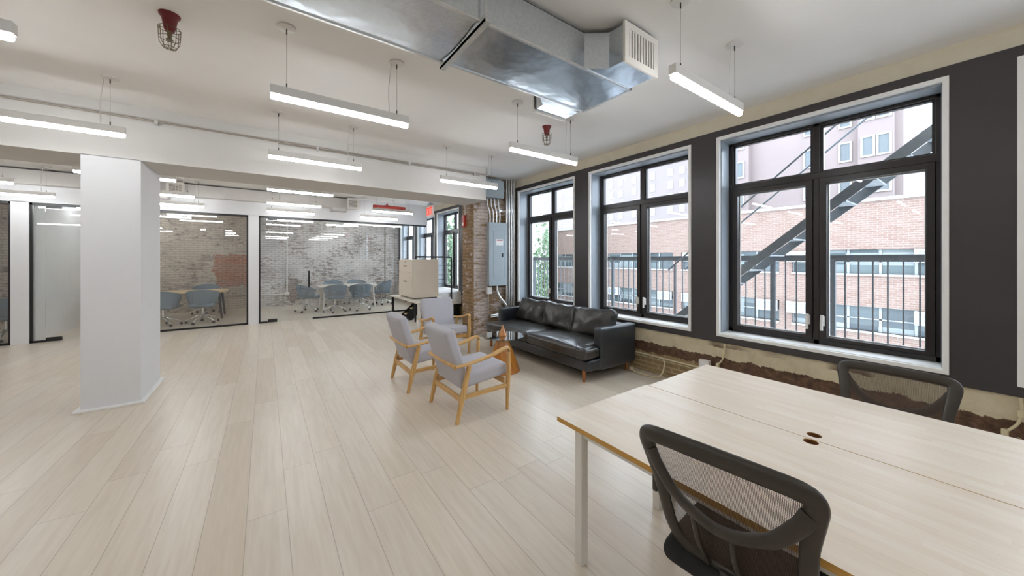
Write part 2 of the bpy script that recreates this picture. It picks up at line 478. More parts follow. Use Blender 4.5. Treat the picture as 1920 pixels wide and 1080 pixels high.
# ------------------------------------------------------------------ geometry helpers
class MB:
    def __init__(self):
        self.bm = bmesh.new()
        self.mi = 0
    def _face(self, vs):
        try:
            f = self.bm.faces.new(vs)
            f.material_index = self.mi
            return f
        except ValueError:
            return None
    def box(self, x0, x1, y0, y1, z0, z1, mtx=None):
        if x0 > x1: x0, x1 = x1, x0
        if y0 > y1: y0, y1 = y1, y0
        if z0 > z1: z0, z1 = z1, z0
        co = [(x, y, z) for z in (z0, z1) for y in (y0, y1) for x in (x0, x1)]
        v = [self.bm.verts.new(mtx @ Vector(c) if mtx else c) for c in co]
        for q in ((0, 2, 3, 1), (4, 5, 7, 6), (0, 1, 5, 4), (2, 6, 7, 3), (0, 4, 6, 2), (1, 3, 7, 5)):
            self._face([v[i] for i in q])
        return self
    def hexa(self, bottom, top):
        """bottom & top: four points each, counter-clockwise seen from above"""
        v = [self.bm.verts.new(c) for c in list(bottom) + list(top)]
        for q in ((3, 2, 1, 0), (4, 5, 6, 7), (0, 1, 5, 4), (1, 2, 6, 5), (2, 3, 7, 6), (3, 0, 4, 7)):
            self._face([v[i] for i in q])
        return self
    def bar(self, p0, p1, w, h, up=(0, 0, 1), w1=None, h1=None):
        p0, p1 = Vector(p0), Vector(p1)
        d = (p1 - p0).normalized()
        s = d.cross(Vector(up))
        if s.length < 1e-5:
            s = d.cross(Vector((1, 0, 0)))
        s.normalize()
        u = s.cross(d).normalized()
        w1 = w if w1 is None else w1
        h1 = h if h1 is None else h1
        a = [p0 + s * (i * w / 2) + u * (j * h / 2) for i, j in ((-1, -1), (1, -1), (1, 1), (-1, 1))]
        b = [p1 + s * (i * w1 / 2) + u * (j * h1 / 2) for i, j in ((-1, -1), (1, -1), (1, 1), (-1, 1))]
        v = [self.bm.verts.new(c) for c in a + b]
        for q in ((3, 2, 1, 0), (4, 5, 6, 7), (0, 1, 5, 4), (1, 2, 6, 5), (2, 3, 7, 6), (3, 0, 4, 7)):
            self._face([v[i] for i in q])
        return self
    def tube(self, pts, r, n=10, closed=False, caps=True, flat=None):
        """sweep a round (or elliptical: flat=(ra, rb, up)) section along points; r a number or a list"""
        pts = [Vector(p) for p in pts]
        m = len(pts)
        rr = r if isinstance(r, (list, tuple)) else [r] * m
        rings = []
        prev = None
        for i, p in enumerate(pts):
            if closed:
                d = pts[(i + 1) % m] - pts[i - 1]
            else:
                d = pts[min(i + 1, m - 1)] - pts[max(i - 1, 0)]
            d.normalize()
            if flat:
                up = Vector(flat[2])
                s = d.cross(up)
                if s.length < 1e-4:
                    s = prev if prev is not None else Vector((1, 0, 0))
                s = s.normalized()
            elif prev is None:
                a = Vector((0, 0, 1)) if abs(d.z) < 0.9 else Vector((1, 0, 0))
                s = d.cross(a).normalized()
            else:
                s = prev - d * prev.dot(d)
                s.normalize()
            prev = s
            u = s.cross(d).normalized()
            ra, rb = (flat[0] * rr[i], flat[1] * rr[i]) if flat else (rr[i], rr[i])
            rings.append([self.bm.verts.new(p + s * (math.cos(2 * PI * k / n) * ra) + u * (math.sin(2 * PI * k / n) * rb)) for k in range(n)])
        for i in range(m if closed else m - 1):
            a, b = rings[i], rings[(i + 1) % m]
            for k in range(n):
                self._face([a[k], a[(k + 1) % n], b[(k + 1) % n], b[k]])
        if caps and not closed:
            self._face(list(reversed(rings[0])))
            self._face(rings[-1])
        return self
    def lathe(self, prof, n=24, c=(0, 0, 0), axis='z'):
        c = Vector(c)
        rings = []
        for (r, h) in prof:
            ring = []
            for k in range(n):
                a = 2 * PI * k / n
                if axis == 'z':
                    p = Vector((r * math.cos(a), r * math.sin(a), h))
                elif axis == 'x':
                    p = Vector((h, r * math.cos(a), r * math.sin(a)))
                else:
                    p = Vector((r * math.sin(a), h, r * math.cos(a)))
                ring.append(self.bm.verts.new(c + p))
            rings.append(ring)
        for a, b in zip(rings, rings[1:]):
            for k in range(n):
                self._face([a[k], a[(k + 1) % n], b[(k + 1) % n], b[k]])
        self._face(list(reversed(rings[0])))
        self._face(rings[-1])
        return self
    def cushion(self, c, size, r=0.04, puff=(0, 0, 0), n=10, mtx=None, lump=0.0, seed=0.0):
        """rounded box with bulging sides; puff = extra bulge per axis"""
        c = Vector(c)
        hx, hy, hz = size[0] / 2, size[1] / 2, size[2] / 2
        r = min(r, hx, hy, hz)
        cache = {}
        def vert(u, v, w):
            key = (round(u, 5), round(v, 5), round(w, 5))
            if key in cache:
                return cache[key]
            p = Vector((u * hx, v * hy, w * hz))
            inner = Vector((max(-(hx - r), min(hx - r, p.x)), max(-(hy - r), min(hy - r, p.y)), max(-(hz - r), min(hz - r, p.z))))
            d = p - inner
            if d.length > 1e-9:
                p = inner + d.normalized() * r
            q = p.copy()
            a, b, e = p.x / hx, p.y / hy, p.z / hz
            q.x += puff[0] * a * (1 - b * b) * (1 - e * e)
            q.y += puff[1] * b * (1 - a * a) * (1 - e * e)
            q.z += puff[2] * e * (1 - a * a) * (1 - b * b)
            if lump:
                q += Vector((noise.noise((q * 7) + Vector((seed, 0, 0))), noise.noise((q * 7) + Vector((0, seed + 9, 0))), noise.noise((q * 7) + Vector((0, 5, seed))))) * lump
            q += c
            if mtx:
                q = mtx @ q
            cache[key] = self.bm.verts.new(q)
            return cache[key]
        def grid(k):
            # denser near the edges so that the rounding is smooth
            t = -1 + 2 * k / n
            return math.copysign(1 - (1 - abs(t)) ** 1.5, t)
        for ax in range(3):
            for sgn in (-1, 1):
                for i in range(n):
                    for j in range(n):
                        q = []
                        for (di, dj) in ((0, 0), (1, 0), (1, 1), (0, 1)):
                            a, b = grid(i + di), grid(j + dj)
                            uvw = [0, 0, 0]
                            uvw[ax] = sgn
                            uvw[(ax + 1) % 3] = a
                            uvw[(ax + 2) % 3] = b
                            q.append(vert(*uvw))
                        if sgn < 0:
                            q.reverse()
                        self._face(q)
        return self
    def panel(self, outer, holes, axis, a0, a1):
        """flat slab with holes. outline points are 2D; axis 'x' -> (y,z), 'y' -> (x,z), 'z' -> (x,y)"""
        def P(q, a):
            if axis == 'x': return (a, q[0], q[1])
            if axis == 'y': return (q[0], a, q[1])
            return (q[0], q[1], a)
        for a, flip in ((a0, False), (a1, True)):
            t = bmesh.new()
            edges = []
            for loop in [outer] + list(holes):
                vs = [t.verts.new(P(q, a)) for q in loop]
                for i in range(len(vs)):
                    edges.append(t.edges.new((vs[i], vs[(i + 1) % len(vs)])))
            bmesh.ops.triangle_fill(t, use_beauty=True, use_dissolve=False, edges=edges)
            bmesh.ops.recalc_face_normals(t, faces=t.faces)
            mp = {v: self.bm.verts.new(v.co) for v in t.verts}
            for f in t.faces:
                self._face([mp[v] for v in f.verts])
            t.free()
        for loop in [outer] + list(holes):
            n = len(loop)
            va = [self.bm.verts.new(P(q, a0)) for q in loop]
            vb = [self.bm.verts.new(P(q, a1)) for q in loop]
            for i in range(n):
                self._face([va[i], va[(i + 1) % n], vb[(i + 1) % n], vb[i]])
        bmesh.ops.remove_doubles(self.bm, verts=self.bm.verts, dist=1e-5)
        return self
    def build(self, name, mats, parent=None, smooth=None, bevel=None, seg=2, sub=0):
        bmesh.ops.recalc_face_normals(self.bm, faces=self.bm.faces)
        me = bpy.data.meshes.new(name)
        self.bm.to_mesh(me)
        self.bm.free()
        if not isinstance(mats, (list, tuple)):
            mats = [mats]
        for m_ in mats:
            me.materials.append(m_)
        o = bpy.data.objects.new(name, me)
        COL.objects.link(o)
        if parent is not None:
            o.parent = parent
        if smooth is not None:
            for p in me.polygons:
                p.use_smooth = True
            if smooth < 180:
                me.set_sharp_from_angle(angle=R(smooth))
        if bevel:
            b = o.modifiers.new('bevel', 'BEVEL')
            b.width = bevel
            b.segments = seg
            b.limit_method = 'ANGLE'
            b.angle_limit = R(40)
        if sub:
            s = o.modifiers.new('subd', 'SUBSURF')
            s.levels = sub
            s.render_levels = sub
        return o

def tag(o, label, cat, group=None, kind=None):
    o['label'] = label
    o['category'] = cat
    if group: o['group'] = group
    if kind: o['kind'] = kind
    return o

def thing(name, label, cat, loc=(0, 0, 0), rz=0.0, group=None, kind=None):
    o = bpy.data.objects.new(name, None)
    COL.objects.link(o)
    o.empty_display_size = 0.1
    o.location = loc
    o.rotation_euler = (0, 0, rz)
    return tag(o, label, cat, group, kind)

def kids(o):
    return [c for c in COL.objects if c.parent == o]

def copy_tree(o, parent=None):
    c = o.copy()
    COL.objects.link(c)
    if parent is not None:
        c.parent = parent
    for ch in kids(o):
        copy_tree(ch, c)
    return c

def struct(name, mb, m, label, cat, **kw):
    o = mb.build(name, m, **kw)
    return tag(o, label, cat, kind='structure')

def arc(pts, n=6):
    """Catmull-Rom through points"""
    P = [Vector(p) for p in pts]
    P = [2 * P[0] - P[1]] + P + [2 * P[-1] - P[-2]]
    out = []
    for i in range(1, len(P) - 2):
        for k in range(n):
            t = k / n
            a, b, c, d = P[i - 1], P[i], P[i + 1], P[i + 2]
            out.append(0.5 * ((2 * b) + (-a + c) * t + (2 * a - 5 * b + 4 * c - d) * t * t + (-a + 3 * b - 3 * c + d) * t ** 3))
    out.append(P[-2])
    return out

def rect(a0, a1, b0, b1):
    return [(a0, b0), (a1, b0), (a1, b1), (a0, b1)]

def circle(cx, cy, r, n=20):
    return [(cx + r * math.cos(2 * PI * k / n), cy + r * math.sin(2 * PI * k / n)) for k in range(n)]

# ------------------------------------------------------------------ dimensions
WX = 4.45          # window wall plane
CZ = 3.30          # ceiling
GY = 10.65         # glass partition plane
BY = 14.20         # back brick wall
LX, FY = -7.0, -4.0
WZ0, WZ1 = 0.72, 3.02
WIN = [(-3.80, -2.10), (-1.80, -0.066), (0.24, 1.985), (2.29, 4.01), (4.33, 6.02), (6.80, 8.45), (8.79, 10.34), (10.50, 12.05), (12.35, 13.94)]

# ------------------------------------------------------------------ setting
struct('floor', MB().box(LX - 0.2, WX + 0.4, FY - 0.2, BY + 0.2, -0.2, 0), M['floor'], 'pale oak plank floor running towards the glass rooms', 'floor')
struct('ceiling', MB().box(LX - 0.2, WX + 0.4, FY - 0.2, BY + 0.2, CZ, CZ + 0.2), M['ceiling'], 'off-white painted ceiling', 'ceiling')
holes = [rect(a + 0.03, b - 0.03, WZ0 - 0.01, WZ1 + 0.01) for a, b in WIN]
struct('wall_right', MB().panel(rect(FY - 0.2, BY + 0.2, 0, CZ), holes, 'x', WX, WX + 0.32), M['low_wall'],
       'window wall with cream strip above and broken plaster below the panel', 'wall')
struct('wall_back', MB().box(LX - 0.2, WX + 0.32, BY, BY + 0.2, 0, CZ), M['brick_back'], 'whitewashed brick wall at the back of the glass rooms', 'wall')
struct('wall_left', MB().box(LX - 0.2, LX, FY - 0.2, BY, 0, CZ), M['white_wall'], 'white wall on the far left', 'wall')
struct('wall_front', MB().box(LX, WX, FY - 0.2, FY, 0, CZ), M['white_wall'], 'white wall behind the camera', 'wall')

# dark cladding round the windows
def clad(y0, y1, wins, name, label):
    hs = [rect(a + 0.002, b - 0.002, 0.68 + 0.002, 3.06 - 0.002) for a, b in wins]
    struct(name, MB().panel(rect(y0, y1, 0.605, 3.14), hs, 'x', WX - 0.018, WX), M['dark'], label, 'wall panel')
clad(FY, 6.10, WIN[:5], 'trim_1', 'charcoal panel framing the near windows')
clad(6.75, BY, WIN[5:], 'trim_2', 'charcoal panel framing the windows beyond the brick pier')

def make_window(i, y0, y1, single):
    w = thing('window_%d' % (i + 1), 'black framed window in the charcoal wall', 'window', (WX, (y0 + y1) / 2, 0.68), kind='structure')
    hw = (y1 - y0) / 2
    z = lambda v: v - 0.68
    # white edge trim
    MB().panel(rect(-hw, hw, z(0.68), z(3.06)), [rect(-hw + 0.034, hw - 0.034, z(0.715), z(3.025))], 'x', -0.030, 0.012).build('edge_trim', M['white_trim'], w, bevel=0.003)
    iw = hw - 0.034
    MB().box(0.0, 0.23, -iw, iw, z(0.700), z(0.722)).build('sill', M['white_trim'], w)
    # reveal lining (blue-grey gloss paint)
    rv = MB()
    rv.box(0.013, 0.23, -iw - 0.004, -iw + 0.008, z(0.722), z(3.02))
    rv.box(0.013, 0.23, iw - 0.008, iw + 0.004, z(0.722), z(3.02))
    rv.box(0.013, 0.23, -iw, iw, z(3.008), z(3.025))
    rv.build('reveal', M['reveal'], w)
    X0, X1 = 0.215, 0.30
    A = iw - 0.008
    zb, zt = z(0.722), z(3.008)
    f = MB()
    f.box(X0, X1, -A, -A + 0.045, zb, zt).box(X0, X1, A - 0.045, A, zb, zt)
    f.box(X0, X1, -A, A, zb, zb + 0.05).box(X0, X1, -A, A, zt - 0.032, zt)
    f.box(X0, X1, -0.028, 0.028, zb, zt)
    f.box(X0 - 0.004, X1, -A, A, z(2.43), z(2.50))
    f.build('frame', M['frame'], w, bevel=0.006)
    for s in (-1, 1):
        a, b = (0.030, A - 0.043) if s > 0 else (-A + 0.043, -0.030)
        # upper light
        MB().panel(rect(a - 0.004, b + 0.004, z(2.498), zt - 0.03), [rect(a + 0.022, b - 0.022, z(2.515), zt - 0.045)], 'x', X0 + 0.02, X1 - 0.015).build('upper_light_frame', M['frame'], w)
        MB().box(X0 + 0.045, X0 + 0.053, a + 0.018, b - 0.018, z(2.512), zt - 0.043).build('pane', M['glass'], w)
        # casement sash
        sa = MB().panel(rect(a, b, zb + 0.05, z(2.432)), [rect(a + 0.055, b - 0.055, zb + 0.085, z(2.376))], 'x', X0 - 0.018, X1 - 0.02).build('sash', M['frame'], w, bevel=0.005)
        MB().box(X0 + 0.035, X0 + 0.043, a + 0.05, b - 0.05, zb + 0.08, z(2.38)).build('pane', M['glass'], sa)
        gk = MB().panel(rect(a + 0.05, b - 0.05, zb + 0.08, z(2.38)), [rect(a + 0.064, b - 0.064, zb + 0.094, z(2.366))], 'x', X0 + 0.044, X0 + 0.06)
        gk.build('glazing_bead', M['white_trim'], sa)
        if single and s < 0:
            continue
        yy = a + 0.028 if s > 0 else b - 0.028
        h = MB()
        h.box(X0 - 0.034, X0 - 0.019, yy - 0.014, yy + 0.014, z(0.92), z(1.02))
        h.tube(arc([(X0 - 0.026, yy, z(0.985)), (X0 - 0.055, yy, z(1.0)), (X0 - 0.062, yy, z(1.03)), (X0 - 0.058, yy + 0.004, z(0.94)), (X0 - 0.058, yy + 0.004, z(0.875))], 4), 0.013, 8)
        h.build('handle', M['white_plastic'], sa, smooth=50)
    return w
M['reveal'] = mat('reveal_grey_gloss', srgb(150, 158, 166), 0.3, var=0.03)
for i, (a, b) in enumerate(WIN):
    make_window(i, a, b, i in (4, 6))

# column, beam, pier
struct('trim_3', MB().panel(rect(-1.62, -1.09, 5.52, 6.50), [rect(-1.569, -1.131, 5.571, 6.449)], 'z', 0, 0.025), M['white_trim'], 'low baseboard round the foot of the white column', 'baseboard', bevel=0.006)
struct('column', MB().box(-1.57, -1.13, 5.57, 6.45, 0, 2.705), M['white_wall'], 'square white painted column standing under the long beam', 'column')
struct('beam', MB().box(LX, 3.36, 5.57, 6.36, 2.70, CZ), M['beam'], 'deep white ceiling beam carried by the column', 'beam')
struct('brick_pillar', MB().box(3.46, WX, 6.20, 6.70, 0, CZ), M['brick_pier'], 'bare brick pier beside the leather sofa', 'pier')
# partition header, posts, glass
struct('wall_partition', MB().box(LX, 4.24, GY, GY + 0.12, 2.68, CZ).box(-0.33, -0.125, GY, GY + 0.12, 0, 2.69).box(-3.85, -3.64, GY, GY + 0.12, 0, 2.69),
       M['white_wall'], 'white header and posts of the glass partition', 'wall')
struct('office_wall', MB().box(-3.70, -3.60, GY + 0.13, BY, 0, CZ), M['office_wall'], 'pale grey wall between the left glass rooms', 'wall')
struct('meeting_room_wall', MB().box(-0.27, -0.19, GY + 0.13, BY, 0, CZ), M['office_wall'], 'thin wall between the two meeting rooms', 'wall')

def glazed(name, x0, x1, seams, label, openbottom=None, top=0.045, side=(True, True)):
    w = thing(name, label, 'glass partition', ((x0 + x1) / 2, GY + 0.05, 0), kind='structure')
    c = (x0 + x1) / 2
    f = MB()
    f.box(x0 - c, x1 - c, -0.02, 0.02, 2.68 - top, 2.68)
    if side[0]: f.box(x0 - c, x0 - c + 0.035, -0.02, 0.02, 0, 2.68)
    if side[1]: f.box(x1 - c - 0.035, x1 - c, -0.02, 0.02, 0, 2.68)
    lo = [(x0, x1)] if openbottom is None else [(x0, openbottom[0]), (openbottom[1], x1)]
    for a, b in lo:
        f.box(a - c, b - c, -0.02, 0.02, 0, 0.04)
    f.build('frame', M['black'], w)
    xs = [x0] + list(seams) + [x1]
    for a, b in zip(xs, xs[1:]):
        if openbottom and abs(a - openbottom[0]) < 1e-6:
            continue
        MB().box(a - c + 0.004, b - c - 0.004, -0.006, 0.006, 0.03, 2.66).build('pane', M['part_glass'], w)
    return w
def glass_door(name, x0, x1, hinge_left, label, handle=True):
    d = thing(name, label, 'door', ((x0 + x1) / 2, GY + 0.05, 0), kind='structure')
    h = (x1 - x0) / 2
    MB().box(-h + 0.004, h - 0.004, -0.006, 0.006, 0.012, 2.63).build('pane', M['part_glass'], d)
    s = -1 if hinge_left else 1
    MB().box(min(s * h, s * (h - 0.2)), max(s * h, s * (h - 0.2)), -0.022, 0.022, 0.008, 0.085).build('patch_fitting', M['black'], d, bevel=0.003)
    MB().box(min(s * h, s * (h - 0.2)), max(s * h, s * (h - 0.2)), -0.022, 0.022, 2.585, 2.635).build('patch_fitting', M['black'], d, bevel=0.003)
    if handle:
        x = -s * (h - 0.085)
        hb = MB()
        for sy in (-1, 1):
            hb.box(x - 0.016, x + 0.016, sy * 0.062 - 0.012, sy * 0.062 + 0.012, 0.85, 1.29)
        for zz in (0.95, 1.19):
            hb.box(x - 0.008, x + 0.008, -0.05, 0.05, zz - 0.008, zz + 0.008)
        hb.build('pull_handle', M['black'], d, bevel=0.003)
    return d
glazed('window_20', -0.125, 4.24, [0.055, 1.045, 2.15, 3.2], 'glass wall of the right meeting room', (0.055, 1.045), side=(True, False))
glass_door('door_1', 0.057, 1.043, True, 'glass door of the right meeting room')
glazed('window_21', -3.64, -0.33, [-3.45, -2.45, -1.35], 'glass wall of the left meeting room', (-3.45, -2.45))
glass_door('door_2', -3.448, -2.452, True, 'glass door beside the white post on the left', handle=False)
glazed('window_22', -6.9, -3.85, [-5.6], 'glass front of the far left office')

# ------------------------------------------------------------------ pendant tube lights
def make_light():
    t = thing('pendant_light', '', 'light')
    L = 0.5
    hb = MB()
    hb.box(-L, L, -0.026, 0.026, 0.037, 0.10)
    hb.build('housing', M['lamp_white'], t, bevel=0.003)
    tb = MB()
    tb.tube([(-L + 0.004, 0, 0.019), (-L + 0.009, 0, 0.019), (L - 0.009, 0, 0.019), (L - 0.004, 0, 0.019)], [0.012, 0.019, 0.019, 0.012], 16)
    tb.build('lamp_tube', M['tube'], t, smooth=60)
    for s in (-1, 1):
        MB().tube([(s * 0.40, 0, 0.10), (s * 0.40, 0, CZ - 2.75 - 0.01)], 0.0018, 6).build('suspension_wire', M['cable'], t, smooth=60)
        MB().tube([(s * 0.40, 0, 0.10), (s * 0.40, 0, 0.135)], 0.0045, 8).build('wire_gripper', M['black'], t, smooth=60)
        MB().tube([(s * 0.40, 0, CZ - 2.75 - 0.055), (s * 0.40, 0, CZ - 2.75 - 0.012)], 0.0045, 8).build('wire_gripper', M['black'], t, smooth=60)
        MB().lathe([(0.062, CZ - 2.75), (0.060, CZ - 2.75 - 0.012), (0.02, CZ - 2.75 - 0.016)], 24, (s * 0.40, 0, 0)).build('canopy', M['lamp_white'], t, smooth=40)
    MB().tube(arc([(0.34, 0.01, 0.10), (0.335, 0.012, 0.3), (0.36, 0.01, CZ - 2.75 - 0.01)], 5), 0.0035, 6).build('power_cord', M['lamp_white'], t, smooth=60)
    return t
pl = make_light()
colx = [(-3.66, 'in the line beyond the white column'), (-1.58, 'in the line of the white column'), (0.53, 'in the middle line of the room'), (2.625, 'in the line beside the windows')]
rows = [(1.22, 'on the desk side of the duct'), (3.03, 'between duct and beam'), (4.83, 'along the beam face'), (7.15, 'just behind the beam'), (8.83, 'midway between beam and glass rooms'), (10.12, 'close before the glass rooms')]
first = True
for ry, rl in rows:
    for cx_, cl in colx:
        if (7 < ry < 7.5 and cx_ > 2) or (ry < 1.5 and -0.5 < cx_ < 0.6):
            continue
        o = pl if first else copy_tree(pl)
        first = False
        z = 2.75 if ry < 10 else 2.735
        o.location = (cx_, ry, 2.75 if ry < 10 else 2.725)
        o['label'] = 'white tube light %s, %s' % (rl, cl)
        o['label'] = ' '.join(o['label'].split()[:16])
        o['group'] = 'suspended tube lights'
# fittings added to brighten the desks, open floor and glass rooms
extra = [(-1.58, -0.6, 'added white tube light behind the desks, over the open floor'), (0.53, -0.6, 'added white tube light over the end of the desks, on the floor side'), (2.625, -0.6, 'added white tube light over the end of the desks, beside the windows'),
         (0.53, -2.4, 'added white tube light in the last row behind the desks, floor side'), (2.625, -2.4, 'added white tube light in the last row behind the desks, beside the windows'),
         (-5.6, 8.83, 'added white tube light over the far passage past the column'), (-5.6, 3.03, 'added white tube light over the open floor beyond the column'),
         (2.2, 11.9, 'added white tube light inside the glass room with six tub chairs, over the table front'), (2.2, 13.3, 'added white tube light inside the glass room with six tub chairs, by the brick wall'), (0.75, 12.6, 'added white tube light inside the glass room, behind the glass door'),
         (-1.5, 11.9, 'added white tube light inside the glass room with the maple table, near its glass'), (-2.2, 13.3, 'added white tube light inside the glass room with the maple table, by the brick wall'), (-3.0, 12.2, 'added white tube light inside the glass room with the maple table, by its pale wall'), (3.55, 12.6, 'added white tube light inside the glass room with six tub chairs, by the windows'), (-5.2, 12.4, 'added white tube light in the dim office past the white posts')]
for x, y, lab in extra:
    o = copy_tree(pl)
    o.location = (x, y, 2.75)
    o['label'] = lab
    o['group'] = 'suspended tube lights'

# ------------------------------------------------------------------ ducts
DZ0, DZ1 = 2.995, 3.26
DY0, DY1 = 1.77, 2.29
DXE = 2.45
d = thing('air_duct', 'bare galvanised air duct under the ceiling ending beside the windows', 'duct', (DXE, (DY0 + DY1) / 2, DZ0))
hw = (DY1 - DY0) / 2
dh = DZ1 - DZ0
# body with a finely divided, slightly buckled underside
db = MB()
nx, ny = 60, 8
top = [[None] * (ny + 1) for _ in range(nx + 1)]
for i in range(nx + 1):
    for j in range(ny + 1):
        x = -7.0 + 7.0 * i / nx
        y = -hw + 2 * hw * j / ny
        k = (1 - (2 * j / ny - 1) ** 2)
        z = 0.012 * k * noise.noise((x * 1.7, y * 2.2, 3.1)) - 0.004 * k
        top[i][j] = db.bm.verts.new((x, y, z))
for i in range(nx):
    for j in range(ny):
        db._face([top[i][j], top[i][j + 1], top[i + 1][j + 1], top[i + 1][j]])
db.box(-7.0, 0, -hw, -hw + 0.004, -0.0005, dh).box(-7.0, 0, hw - 0.004, hw, -0.0005, dh)
db.box(-0.004, 0, -hw, hw, -0.0005, dh).box(-7.0, 0, -hw, hw, dh - 0.004, dh)
db.build('duct_body', M['duct'], d, smooth=30)
se = MB()
for s in (-1, 1):
    se.box(-7.0, 0.004, s * hw - 0.008, s * hw + 0.008, -0.007, 0.007)
se.box(-0.01, 0.012, -hw - 0.008, hw + 0.008, -0.007, 0.010)
se.box(0.0, 0.01, -hw - 0.004, -hw + 0.012, 0.0, dh)
for x in (-3.2,):
    se.box(x - 0.012, x + 0.012, -hw - 0.014, hw + 0.014, -0.014, dh + 0.01)
se.build('seam', M['galv'], d)
hg = MB()
hx = 1.045 - DXE
hg.box(hx - 0.02, hx + 0.02, -hw - 0.06, hw + 0.05, -0.03, -0.014)
hg.box(hx - 0.02, hx - 0.016, -hw - 0.06, hw + 0.05, -0.03, 0.010)
hb_ = hg.build('hanger_channel', M['galv'], d)
for s in (-1, 1):
    MB().tube([(hx, s * (hw + 0.035), -0.035), (hx, s * (hw + 0.035), CZ - DZ0)], 0.005, 8).build('hanger_rod', M['galv'], d, smooth=60)
def takeoff(s):
    """side outlet with a slanted shoe and a white grille; s=-1 towards the camera"""
    a = [(-0.54, s * hw), (-0.40, s * (hw + 0.11)), (-0.39, s * (hw + 0.235)), (-0.02, s * (hw + 0.235)), (-0.02, s * hw)]
    t = MB()
    t.panel(a, [], 'z', 0.0, dh - 0.005)
    o = t.build('side_outlet', M['duct'], d)
    g = MB()
    y0 = s * (hw + 0.235); y1 = s * (hw + 0.252)
    ya, yb = min(y0, y1), max(y0, y1)
    g.panel(rect(-0.405, -0.005, -0.015, dh + 0.012), [rect(-0.355, -0.055, 0.035, dh - 0.035)], 'y', ya, yb)
    n = 9
    for k in range(n):
        x = -0.355 + 0.30 * (k + 0.5) / n
        g.box(x - 0.0085, x + 0.0085, ya + 0.002, yb - 0.002, 0.035, dh - 0.035)
    gr = g.build('grille', M['grille'], o, bevel=0.0015)
    ym = s * (hw + 0.2352)
    MB().box(-0.355, -0.055, min(ym, ym - s * 0.002), max(ym, ym - s * 0.002), 0.035, dh - 0.035).build('grille_slots', M['grille_dark'], gr)
takeoff(-1)
takeoff(1)

# white painted duct in front of the partition
d2 = thing('painted_air_duct', 'white painted air duct running along the top of the glass partition', 'duct', (2.1, 10.55, 3.0))
MB().box(-9.0, 0, -0.10, 0.099, 0.0, 0.26).build('duct_body', M['duct_white'], d2)
for x in (-0.22, -3.75, -6.6):
    o = MB().box(x - 0.02, x + 0.19, -0.28, -0.10, -0.005, 0.235).build('side_outlet', M['duct_white'], d2)
    g = MB()
    g.panel(rect(x - 0.06, x + 0.23, -0.03, 0.26), [rect(x - 0.015, x + 0.185, 0.02, 0.21)], 'y', -0.30, -0.28)
    for k in range(8):
        z = 0.02 + 0.19 * (k + 0.5) / 8
        g.box(x - 0.015, x + 0.185, -0.298, -0.284, z - 0.006, z + 0.006)
    for k in range(1, 4):
        xx = x - 0.015 + 0.2 * k / 4
        g.box(xx - 0.002, xx + 0.002, -0.299, -0.282, 0.02, 0.21)
    gr = g.build('grille', M['grille'], o)
    MB().box(x - 0.015, x + 0.185, -0.2806, -0.2802, 0.02, 0.21).build('grille_slots', M['grille_dark'], gr)
    o2 = MB().box(x - 0.42, x - 0.05, -0.24, 0.09, -0.10, 0.0).build('lower_outlet', M['duct_white'], d2)
    MB().box(x - 0.40, x - 0.10, -0.245, -0.24, -0.085, -0.02).build('grille', M['galv'], o2)
for x in (-1.8, -5.0):
    MB().tube([(x, -0.11, 0.0), (x, -0.11, 0.30)], 0.006, 8).build('hanger_rod', M['galv'], d2, smooth=60)

# ------------------------------------------------------------------ sprinklers, pipes
def make_sprinkler(k):
    t = thing('caged_sprinkler', '', 'sprinkler', (0, 0, CZ), group='ceiling sprinklers')
    MB().lathe([(0.058 * k, 0), (0.056 * k, -0.012 * k), (0.042 * k, -0.03 * k), (0.034 * k, -0.085 * k), (0.026 * k, -0.115 * k)], 24).build('red_cup', M['red'], t, smooth=40)
    h = MB()
    h.lathe([(0.014 * k, -0.115 * k), (0.014 * k, -0.15 * k), (0.008 * k, -0.155 * k), (0.008 * k, -0.17 * k), (0.02 * k, -0.172 * k), (0.02 * k, -0.178 * k)], 14)
    h.build('sprinkler_head', M['bronze'], t, smooth=40)
    c = MB()
    for i in range(8):
        a = 2 * PI * i / 8
        ca, sa = math.cos(a), math.sin(a)
        pr = [(0.058, -0.10), (0.056, -0.15), (0.052, -0.20), (0.034, -0.232), (0.006, -0.236)]
        c.tube([(r_ * k * ca, r_ * k * sa, z_ * k) for r_, z_ in pr], 0.0022, 6)
    for r_, z_ in ((0.058, -0.10), (0.055, -0.165), (0.036, -0.230)):
        c.tube([(r_ * k * math.cos(2 * PI * i / 20), r_ * k * math.sin(2 * PI * i / 20), z_ * k) for i in range(20)], 0.0022, 6, closed=True)
    c.tube([(0.026 * k, 0, -0.10 * k), (0.058 * k, 0, -0.10 * k)], 0.0022, 6)
    c.tube([(-0.026 * k, 0, -0.10 * k), (-0.058 * k, 0, -0.10 * k)], 0.0022, 6)
    c.build('wire_cage', M['bronze'], t, smooth=60)
    return t
s1 = make_sprinkler(1.0)
s1.location = (-0.54, 3.35, CZ)
s1['label'] = 'red caged sprinkler on the ceiling, well away from the windows'
s2 = copy_tree(s1)
s2.location = (2.94, 3.37, CZ)
s2['label'] = 'red caged sprinkler on the ceiling just behind the galvanised duct end'
rp = thing('sprinkler_pipe', 'red sprinkler pipe under the ceiling beside the white grille', 'pipe', (2.75, 9.6, 2.99))
MB().tube([(-0.42, 0, 0), (0.42, 0, 0)], 0.055, 16).build('pipe', M['red_pipe'], rp, smooth=60)
c_ = MB().tube([(-0.12, 0, 0), (0.0, 0, 0)], 0.068, 16)
c_.tube([(-0.06, 0, 0.05), (-0.06, 0, 0.11)], 0.022, 10)
c_.build('coupling', M['red_pipe'], rp, smooth=60)
MB().tube([(0.12, 0, 0.05), (0.12, 0, CZ - 2.99)], 0.006, 8).build('hanger_rod', M['galv'], rp, smooth=60)

